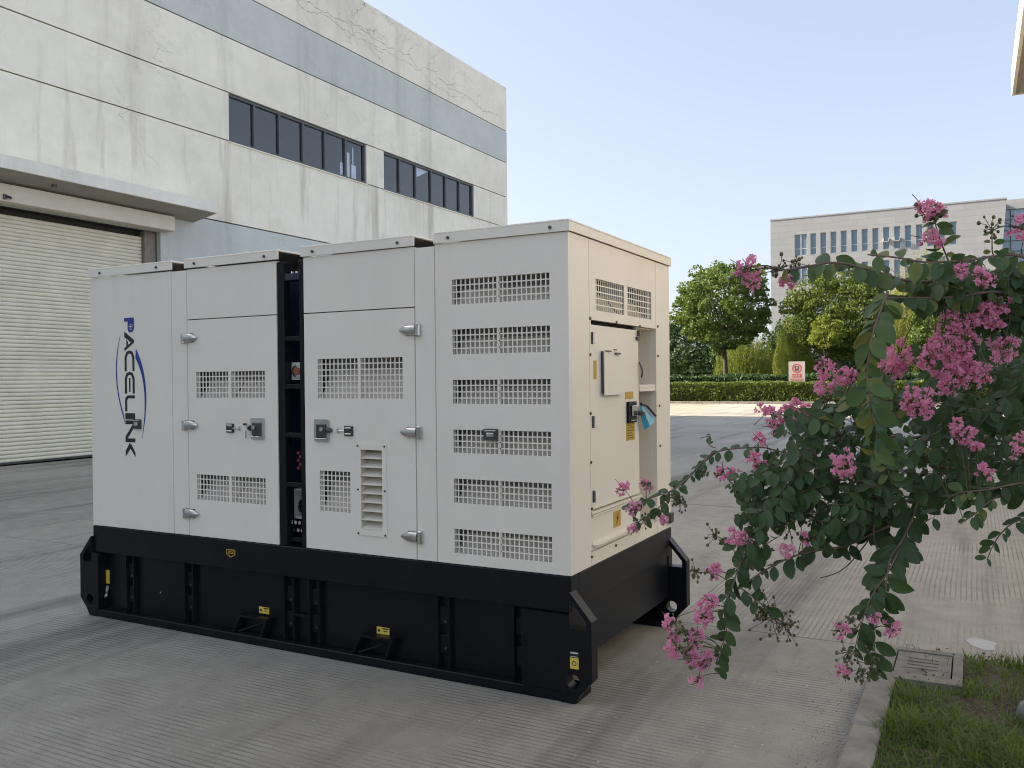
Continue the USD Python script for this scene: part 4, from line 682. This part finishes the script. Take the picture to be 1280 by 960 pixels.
# ================================================================== CRAPE MYRTLE (foreground right)
BRANCHES = [(52,24,0.0,5,[(140,2459,1773),(-14,2320,1770),(-128,2202,1766),(-204,2105,1786),(-279,2030,1801),(-342,1997,1790),(-381,1976,1785)]),(46,24,0.0,4,[(136,2399,1686),(35,2289,1740),(-47,2245,1728),(-141,2138,1724),(-199,2050,1721)]),(50,26,0.0,4,[(127,2225,1790),(68,2194,1812),(-13,2150,1801),(-83,2135,1799),(-154,2098,1811),(-209,2068,1818)]),(36,19,0.05,2.5,[(-47,2154,1792),(-60,2148,1827),(-72,2142,1866),(-81,2137,1909)]),(26,20,0.2,2,[(49,2183,1791),(34,2176,1823),(34,2176,1865)]),(52,16,0.0,3,[(-164,2012,1728),(-179,1970,1674),(-192,1940,1615),(-199,1936,1549),(-190,1940,1482),(-182,1944,1423),(-193,1960,1380)]),(40,30,0.25,4,[(-220,2944,1360),(-302,2843,1345),(-424,2721,1328),(-498,2681,1320),(-572,2642,1337),(-625,2613,1335),(-689,2579,1324),(-741,2528,1267)]),(40,18,0.0,3,[(-689,2579,1324),(-731,2556,1284),(-768,2513,1239),(-798,2475,1213),(-846,2449,1195),(-884,2417,1182),(-912,2402,1154)]),(34,20,0.1,2,[(-798,2475,1213),(-828,2447,1163),(-862,2429,1135),(-895,2411,1119)]),(26,24,0.3,1.5,[(-689,2579,1336),(-710,2568,1356),(-703,2572,1372),(-731,2557,1366)]),(44,20,0.3,4,[(-132,2536,1185),(-226,2485,1139),(-320,2435,1094),(-395,2394,1082),(-442,2369,1065),(-512,2332,1024),(-555,2308,988)]),(46,17,0.0,2.5,[(-548,2370,1073),(-560,2329,1047),(-574,2298,988),(-593,2287,935),(-588,2290,871),(-603,2281,818),(-604,2281,761)]),(36,17,0.1,1.8,[(-555,2308,988),(-525,2313,969),(-501,2314,950),(-482,2324,922)]),(38,18,0.1,2.2,[(-450,2480,1284),(-506,2450,1218),(-535,2411,1144),(-556,2377,1071),(-578,2342,1028)]),(38,20,0.2,2,[(-479,2578,1342),(-546,2519,1276),(-582,2477,1233),(-616,2448,1253)]),(54,15,0.0,3.5,[(-113,2547,1270),(-133,2479,1224),(-145,2416,1181),(-165,2382,1134),(-191,2334,1090),(-194,2275,1043),(-204,2269,985),(-220,2238,933)]),(48,20,0.0,2.5,[(-166,2404,1130),(-192,2299,1067),(-225,2259,1014),(-243,2226,962),(-261,2216,885)]),(48,20,0.0,1.6,[(-220,2238,933),(-217,2239,884),(-210,2242,840)]),(40,17,0.0,3,[(130,2337,1304),(68,2304,1293),(24,2280,1283),(-25,2254,1278),(-58,2259,1262)]),(36,16,0.0,2.5,[(130,2337,1304),(32,2284,1259),(-9,2262,1222),(-34,2249,1204)]),(34,20,0.1,2,[(129,2336,1221),(80,2310,1208),(48,2292,1179),(31,2283,1148),(21,2278,1120)]),(26,400,0.9,2,[(-245,2475,1127),(-260,2467,1102),(-328,2430,1026),(-368,2409,1013)]),(26,400,0.9,3,[(-230,2427,1194),(-236,2423,1142),(-222,2396,1096),(-198,2330,1081)]),(42,40,0.3,9,[(374,2807,1179),(196,2826,1321),(41,2857,1382),(-124,2825,1369),(-297,2789,1332)]),(42,40,0.3,8,[(377,2697,1358),(207,2720,1479),(97,2718,1544),(-37,2647,1589),(-186,2510,1579),(-312,2556,1526)]),(42,40,0.3,8,[(343,2453,1523),(242,2513,1659),(140,2459,1773)]),(42,40,0.3,8,[(357,2685,1155),(205,2490,1252),(130,2337,1304)]),(42,30,0.3,5,[(-122,2770,1373),(-240,2649,1276),(-356,2553,1258),(-450,2480,1284)]),(42,30,0.3,5,[(39,2743,1389),(-58,2633,1285),(-132,2536,1185)]),(42,30,0.3,4,[(190,2485,1689),(136,2399,1686)]),(42,30,0.3,4,[(-291,2736,1336),(-407,2617,1411),(-478,2579,1439),(-519,2557,1431)]),(42,40,0.3,5,[(-356,2553,1258),(-419,2554,1346),(-479,2579,1388)])]
TWIGS = [(-87,3044,1228,190),(142,3289,1213,190),(143,3269,1274,190),(-367,2366,1428,190),(-107,2280,1386,190),(95,2529,1278,190),(36,2941,1600,190),(73,2573,1557,190),(-295,2685,1130,190),(-48,3207,1564,190),(90,2722,1509,190),(-40,2603,1490,190),(44,2653,1413,190),(-143,2303,1321,190),(-201,2226,1385,190),(146,3133,1566,190),(-256,2694,1479,190),(22,3060,1622,190),(-263,2708,1150,190),(-244,2366,1506,190),(148,2796,1379,190),(-359,2929,1321,190),(-156,2295,1457,190),(110,2861,1657,190),(65,3067,1607,190),(142,3160,1295,190),(-357,2278,1449,190),(63,2796,1510,190),(146,2874,1419,190),(-9,2601,1416,190),(136,2879,1320,190),(-340,2978,1198,190),(-268,2927,1204,190),(-36,3037,1279,190),(-225,2474,1301,190),(-39,3216,1505,190),(-51,2309,1382,190),(-52,3085,1401,190),(-60,2627,1242,190),(-73,3083,1227,190),(-285,3010,1158,190),(135,2908,1380,190),(130,3061,1396,190),(-15,2482,1295,190),(23,2979,1336,190),(-226,2950,1305,190),(-58,2320,1315,190),(-391,2742,1425,190),(-350,2745,1280,190),(-405,2326,1428,190),(-184,2816,1460,190),(-111,3137,1543,190),(-257,2298,1462,190),(46,2385,1478,190),(-130,2816,1485,190),(-57,2432,1479,190),(-110,3188,1329,190),(134,2735,1342,190),(-421,2692,1354,190),(-436,2950,1294,190),(-213,2429,1446,190),(-278,2540,1146,190),(-110,3213,1528,190),(-148,2553,1450,190),(141,2676,1408,190),(-73,2569,1435,190),(-429,2359,1394,190),(-285,2629,1338,190),(-70,3004,1318,190),(-267,2506,1388,190),(-282,2622,1382,190),(-253,2758,1248,190),(75,2379,1397,190),(22,2892,1431,190),(-24,2776,1320,190),(102,2758,1461,190),(64,2646,1564,190),(62,3166,1650,190),(-30,2585,1441,190),(-389,2646,1408,190),(-138,2399,1499,190),(49,2990,1209,190),(-30,3123,1662,190),(-387,3035,1278,190),(-18,2598,1598,190),(115,2977,1593,190),(-123,3105,1219,190),(-363,2434,1444,190),(-106,3173,1378,190),(-31,2918,1594,190),(-112,2518,1345,190),(-133,2978,1533,190),(-351,2848,1464,190),(-380,2752,1262,190),(-108,3114,1542,190),(-185,2994,1490,190),(118,2603,1314,190),(-46,2434,1254,190),(-69,2515,1484,190),(-249,2527,1344,190),(60,3132,1284,190),(-149,2797,1338,190),(-3,2417,1466,190),(89,2785,1330,190),(-266,3032,1450,190),(131,3300,1454,190),(-37,2759,1298,190),(136,3044,1613,190),(-312,2860,1278,190),(136,2699,1474,190),(-8,2477,1302,190),(-370,3033,1262,190),(-73,3226,1415,190),(18,2378,1461,190),(-123,2350,1490,190),(-181,2278,1513,190),(-348,2526,1398,190),(-134,2804,1399,190),(-253,2888,1308,190),(105,2815,1502,190),(46,2462,1550,190),(-431,2651,1436,190),(-24,2506,1640,190),(-251,2286,1480,190),(-224,2931,1498,190),(-60,2846,1239,190),(-11,2576,1301,190),(37,2471,1471,190),(-285,2447,1316,190),(-286,3085,1137,190),(-82,2696,1547,190),(-202,2229,1502,190),(-10,2832,1624,190),(-359,2562,1284,190),(105,2800,1418,190),(141,3335,1345,190),(37,2396,1456,190),(153,2965,1660,190),(-126,2982,1470,190),(-292,2408,1488,190),(64,2745,1333,190),(-327,2461,1249,190),(-75,2646,1238,190),(-96,2650,1573,190),(-273,2638,1464,190),(-31,3256,1435,190),(-34,2823,1294,190),(35,2917,1469,190),(-39,2578,1394,190),(-270,2912,1333,190),(-458,2621,1233,140),(-519,2296,1124,140),(-412,2662,1257,140),(-449,2311,1238,140),(-527,2491,1292,140),(-438,2353,1236,140),(-456,2608,1209,140),(-546,2349,1260,140),(-399,2359,1294,140),(-513,2456,1205,140),(-376,2445,1258,140),(-445,2377,1304,140),(-547,2476,1042,140),(-390,2579,1270,140),(-534,2496,1186,140),(-422,2462,1333,140),(-456,2346,1240,140),(-476,2528,1217,140),(-510,2528,1223,140),(-557,2489,1171,140),(-565,2536,1226,140),(-520,2499,1269,140),(-397,2344,1248,140),(-545,2388,1200,140),(-478,2323,1208,140),(-418,2344,1196,140),(-532,2572,1124,140),(-441,2612,1194,140),(-575,2385,1082,140),(-546,2350,1218,140),(-508,2506,1251,140),(-368,2360,1305,140),(-449,2391,1320,140),(-524,2527,1255,140),(-500,2333,1099,140),(-417,2366,1339,140),(-446,2437,1230,140),(-525,2597,1126,140),(72,2473,1797,150),(83,2486,1744,150),(-108,2330,1748,150),(-114,2363,1767,150),(-24,2500,1729,150),(134,2678,1649,150),(-43,2565,1807,150),(-103,2466,1746,150),(20,2596,1762,150),(96,2442,1791,150),(-62,2258,1727,150),(-92,2270,1750,150),(130,2434,1766,150),(83,2403,1678,150),(96,2454,1702,150),(44,2384,1769,150),(116,2638,1750,150),(-69,2251,1783,150),(69,2310,1706,150),(39,2366,1702,150),(122,2358,1786,150),(56,2324,1790,150),(107,2351,1678,150),(-48,2245,1753,150),(83,2622,1735,150),(2,2346,1785,150),(49,2344,1778,150),(116,2424,1787,150),(10,2582,1732,150),(94,2358,1755,150),(-55,2544,1768,150),(138,2561,1753,150),(69,2447,1771,150),(-99,2279,1758,150),(134,2647,1680,150),(13,2419,1801,150),(27,2322,1757,150),(121,2370,1724,150),(83,2498,1802,150),(22,2375,1735,150),(-8,2442,1785,150),(123,2552,1754,150),(127,2614,1770,150),(18,2298,1782,150),(126,2488,1733,150),(121,2505,1714,150),(-55,2499,1742,150),(37,2360,1788,150),(59,2336,1678,150),(136,2400,1786,150),(-333,2300,1173,130),(-257,2441,1232,130),(-354,2380,1149,130),(-260,2491,1159,130),(-347,2599,1193,130),(-376,2536,1142,130),(-246,2680,1249,130),(-258,2631,1178,130),(-251,2593,1198,130),(-285,2528,1139,130),(-216,2518,1241,130),(-272,2372,1262,130),(-346,2510,1117,130),(-293,2370,1174,130),(-256,2595,1154,130),(-272,2413,1204,130),(-233,2549,1199,130),(-231,2586,1182,130),(-192,2357,1263,130),(-293,2469,1132,130),(-269,2630,1124,130),(-269,2644,1249,130),(-319,2420,1151,130),(-270,2303,1224,130),(-299,2552,1125,130),(-306,2534,1146,130),(-285,2415,1244,130),(-349,2555,1136,130),(-194,2371,1226,130),(-244,2364,1225,130),(-221,2686,1190,130),(-258,2488,1140,130)]
FLOWERS = [(-450,1973,1795,27),(-443,1977,1764,19),(-369,1993,1764,17),(-94,2131,1913,26),(-69,2144,1916,17),(-85,2112,1851,22),(89,2183,1868,27),(-24,2122,1776,15),(11,2118,1761,20),(30,2127,1752,13),(-42,2247,1661,16),(-14,2262,1666,22),(40,2291,1719,14),(64,2305,1721,12),(-49,2244,1683,18),(-60,2237,1646,25),(18,2280,1690,35),(46,2295,1680,24),(-15,2262,1624,25),(-82,2226,1606,29),(-41,2247,1605,22),(-100,2216,1586,25),(-69,2232,1569,33),(-23,2257,1579,29),(-49,2220,1543,32),(-10,2264,1553,33),(13,2276,1551,25),(-54,2217,1519,18),(59,2301,1608,33),(-114,2185,1487,36),(-136,2173,1492,21),(-194,2165,1598,16),(-166,2294,1598,33),(-185,2283,1565,25),(-168,2293,1575,21),(-526,2497,1456,24),(-499,2477,1412,22),(-461,2475,1446,31),(-439,2487,1464,22),(-339,2314,1570,24),(-340,2314,1527,28),(-293,2339,1549,28),(-280,2346,1545,22),(-554,2538,1369,18),(-555,2480,1318,20),(-540,2489,1293,18),(-281,2231,1333,33),(-406,2505,1456,15),(-40,2247,1428,18),(-24,2255,1413,22),(0,2268,1390,16),(75,2251,1379,14),(89,2259,1408,10),(13,2240,1329,18),(-626,2408,1279,22),(-598,2423,1274,17),(-573,2299,1122,23),(-540,2317,1122,17),(-427,2287,1107,20),(-391,2307,1131,14),(-613,2255,1038,21),(-613,2220,968,22),(-630,2211,939,27),(-623,2215,922,20),(-715,2200,904,18),(-709,2202,851,23),(-657,2230,863,25),(-704,2205,828,16),(-669,2223,813,21),(-645,2236,798,21),(-622,2248,808,18),(-652,2232,749,14),(-282,2171,948,18),(-180,2225,949,20),(-216,2206,976,11),(-279,2172,847,18),(-909,2370,1227,20),(-880,2385,1170,20),(-847,2403,1235,16),(-885,2382,1108,13),(-802,2426,1135,11)]
BUDS = [(-477,2327,918,54),(-449,2342,893,42),(-505,2312,929,29),(-614,2277,1131,25),(-432,2319,1165,33),(-405,2333,1186,24),(-368,2353,1175,33),(-322,2378,1195,33),(-270,2177,895,30),(-220,2203,862,30),(-241,2192,838,26),(-653,2234,1036,21),(34,2176,1867,21),(-382,1975,1790,24),(-350,1993,1799,21),(-466,1964,1777,25),(-761,2449,1185,27),(-777,2440,1204,20),(-111,2321,1343,27),(-77,2340,1323,19),(-588,2406,1241,22),(-682,2217,826,37),(-691,2212,879,33),(-847,2380,1138,23),(-75,2140,1895,14),(-693,2463,1275,13),(-346,2424,1485,34),(-328,2433,1443,34),(-318,2438,1389,34),(-488,2345,1189,21),(-267,2179,971,17)]
BASE = np.array([0.62, 3.0, 0.06])
cm = thing('crape_myrtle', 'pink flowering crape myrtle arching in from the right foreground', 'shrub', BASE)
rg = np.random.default_rng(77)
Lt = np.array([0, .16, .36, .58, .78, .92, 1.0]); Lw = np.array([.03, .3, .46, .48, .36, .18, .01])
def leaf(o, ax, nm, ln, curl, fold):
    ax = ax / np.linalg.norm(ax); nm = nm - ax * (nm @ ax); nm /= np.linalg.norm(nm) + 1e-9; sd = np.cross(ax, nm)
    z = -curl * Lt ** 2 * ln
    mid = o + ax * (Lt * ln)[:, None] + nm * z[:, None]
    wv = (Lw * ln * .62)[:, None]; lf = (fold * Lw * ln)[:, None]
    v = np.vstack([mid, mid + sd * wv + nm * lf, mid - sd * wv + nm * lf]); k = len(Lt); f = []
    for i in range(k - 1): f += [[i, i + 1, k + i + 1], [i, k + i + 1, k + i], [i + 1, i, 2 * k + i], [i + 1, 2 * k + i, 2 * k + i + 1]]
    return v, np.array(f)
all_leaves = []
CAMP = np.array([0, 0, 1.55])
def leaves_along(pts, size, spacing, first, hang=.8):
    s = np.r_[0, np.cumsum(np.linalg.norm(np.diff(pts, axis=0), axis=1))]; tot = s[-1]; d = max(first * tot, .004); k = 0
    while d < tot - .002:
        o = np.array([np.interp(d, s, pts[:, c]) for c in range(3)]); o2 = np.array([np.interp(min(d + .01, tot), s, pts[:, c]) for c in range(3)]); o1 = np.array([np.interp(max(d - .01, 0), s, pts[:, c]) for c in range(3)])
        t = o2 - o1; t /= np.linalg.norm(t) + 1e-9
        # leaves lie in two ranks either side of the twig, facing up and outwards
        upv = np.array([0, 0, 1.0]) + .5 * (o - BASE - [0, 0, 1.2]) * [1, 1, .3] / (np.linalg.norm(o - BASE) + .1)
        tc = CAMP - o; tc /= np.linalg.norm(tc); upv = upv + .8 * tc
        if abs(t[2]) > .75: upv = np.array([-.45, -1.0, .35])
        sdv = np.cross(t, upv); sdv /= np.linalg.norm(sdv) + 1e-9
        for sg_ in ((-1, 1) if k % 3 else (-1 if k % 2 else 1,)):
            sz = size * rg.choice([.55, .8, .95, 1.05, 1.2]) * rg.uniform(.9, 1.1) * (1 - .35 * max(0, (d / tot - .8) / .2))
            ax = sdv * sg_ * rg.uniform(.7, 1.0) + t * rg.uniform(.15, .75) + np.array([0, 0, -1]) * rg.uniform(.1, hang) + rg.normal(0, .18, 3)
            nm = upv + rg.normal(0, .42, 3)
            all_leaves.append((leaf(o + ax / np.linalg.norm(ax) * .003, ax, nm, sz, rg.uniform(-.05, .4), rg.uniform(.0, .28)), o))
        d += spacing * rg.uniform(.75, 1.3); k += 1
stems = [[(0, 0, 0), (.08, -.12, .55), (-.246 + .02, -.193, 1.119)], [(.05, .03, 0), (.12, -.2, .7), (-.243, -.303, 1.298)], [(.1, -.05, 0), (.15, -.35, .9), (-.277, -.547, 1.463)], [(-.03, .06, 0), (.05, .0, .6), (-.24, -.22, 1.12)]]
for s in stems: part(cm, 'trunk', tube(smoothline(s, 14), np.linspace(.022, .009, 14), 8), M['stem'], smooth=True)
def at(p): return np.array(p) / 1000.0 - BASE
skel_pts = []
for size, sp, first, rad, pts in BRANCHES:
    pl = smoothline([at(p) for p in pts], max(8, 6 * len(pts)))
    part(cm, 'branch', tube(pl, np.linspace(rad / 1000, max(.0012, rad / 2200), len(pl)), 6), M['stem'] if rad > 2.2 else M['twig'], smooth=True)
    skel_pts.append(pl)
    if sp < 100: leaves_along(pl + BASE, size / 1000, sp / 1000, first)
skel = np.vstack(skel_pts)
tw = []
for x, y, z, ln in TWIGS:
    o = np.array([x, y, z]) / 1000
    d = np.array([-.75, -.35, rg.uniform(-.5, .5)]) + rg.normal(0, .55, 3); d /= np.linalg.norm(d); l_ = ln / 1000 * rg.uniform(.7, 1.1)
    pts = np.array([o - d * l_ * .5 + np.array([0, 0, -.18 * l_]) * (u - .5) ** 2 + d * l_ * u for u in np.linspace(0, 1, 7)])
    tw.append(tube(pts - BASE, np.linspace(.0014, .0007, 7), 4)); leaves_along(pts, .041, .023, 0)
def link(o, lim=.2):                       # a fine stalk from a cluster to the nearest branch
    k = np.argmin(np.linalg.norm(skel - o, axis=1)); q = skel[k]; l = np.linalg.norm(q - o)
    if .008 < l < lim: tw.append(tube(smoothline([q, (q + o) / 2 + np.array([0, 0, .12 * l]), o], 6), np.linspace(.0013, .0009, 6), 4))
for x, y, z, r_mm in FLOWERS + BUDS: link(np.array([x, y, z]) / 1000 - BASE)
part(cm, 'twigs', tw, M['twig'], kind='stuff')
all_leaves.sort(key=lambda q: np.linalg.norm(q[1] - CAMP))
for (v, f), o in all_leaves[:300]: part(cm, 'leaf', (v - BASE, f), M['leaf'], smooth=True)
v_, f_ = join([q[0] for q in all_leaves[300:]]); part(cm, 'leaves', (v_ - BASE, f_), M['leaves'], smooth=True, kind='stuff')
def petal(o, ax, s, r):
    ax = ax / np.linalg.norm(ax); b = np.cross(ax, r.normal(size=3)); b /= np.linalg.norm(b); n = np.cross(ax, b)
    us = np.linspace(-1, 1, 4); v = [o]
    for h, wd in ((.5, .55), (1.0, 1.0)):
        for u in us: v.append(o + ax * s * (h + .1 * r.normal()) + b * s * wd * .62 * u + n * s * .2 * r.normal())
    f = [[0, 1, 2], [0, 2, 3], [0, 3, 4]] + [t for i in (1, 2, 3) for t in ([i, i + 4, i + 5], [i, i + 5, i + 1])]
    return np.array(v), np.array(f)
for x, y, z, r_mm in FLOWERS:
    o = np.array([x, y, z]) / 1000 - BASE; R = r_mm / 1000 * 1.12; ms = []; nfl = int(3 + 17 * (R / .028) ** 2)
    for k in range(nfl):
        d = rg.normal(size=3); d /= np.linalg.norm(d); c = o + d * R * rg.uniform(.35, 1) ** .5 * rg.uniform(.6, 1)
        for q in range(5): ms.append(petal(c, d * .8 + rg.normal(0, .8, 3), rg.uniform(.0065, .0115), rg))
    fc = part(cm, 'flower_cluster', ms, M['petal'])
    part(fc, 'stalk', [tube([o + np.array([.25 * R, .2 * R, -.2 * R]), o + rg.normal(0, .6, 3) * R], .0009, 4) for k in range(6)], M['twig'])
ball = trimesh.creation.icosphere(1, 1.0)
def buds(o, R, n):
    ms = []
    c0 = o
    for k in range(n):
        e = o + rg.normal(0, .55, 3) * R; b = ball.copy(); b.vertices = b.vertices * rg.uniform(.0026, .0044) * np.array([1, 1, 1.2]) + e; ms.append(b); ms.append(tube([c0, (c0 + e) / 2 + rg.normal(0, .1, 3) * R, e], .0008, 4))
    return ms
for x, y, z, r_mm in BUDS:
    o = np.array([x, y, z]) / 1000 - BASE; R = r_mm / 1000; part(cm, 'bud_cluster', buds(o, R, int(6 + R / .0022)), M['bud'], smooth=True)
for x, y, z, r_mm in FLOWERS[::3]:
    o = np.array([x, y, z]) / 1000 - BASE; part(cm, 'bud_cluster', buds(o + rg.normal(0, .006, 3), r_mm / 1000 * .85, 8), M['bud'], smooth=True)
# bare twigs hanging with the leafy column
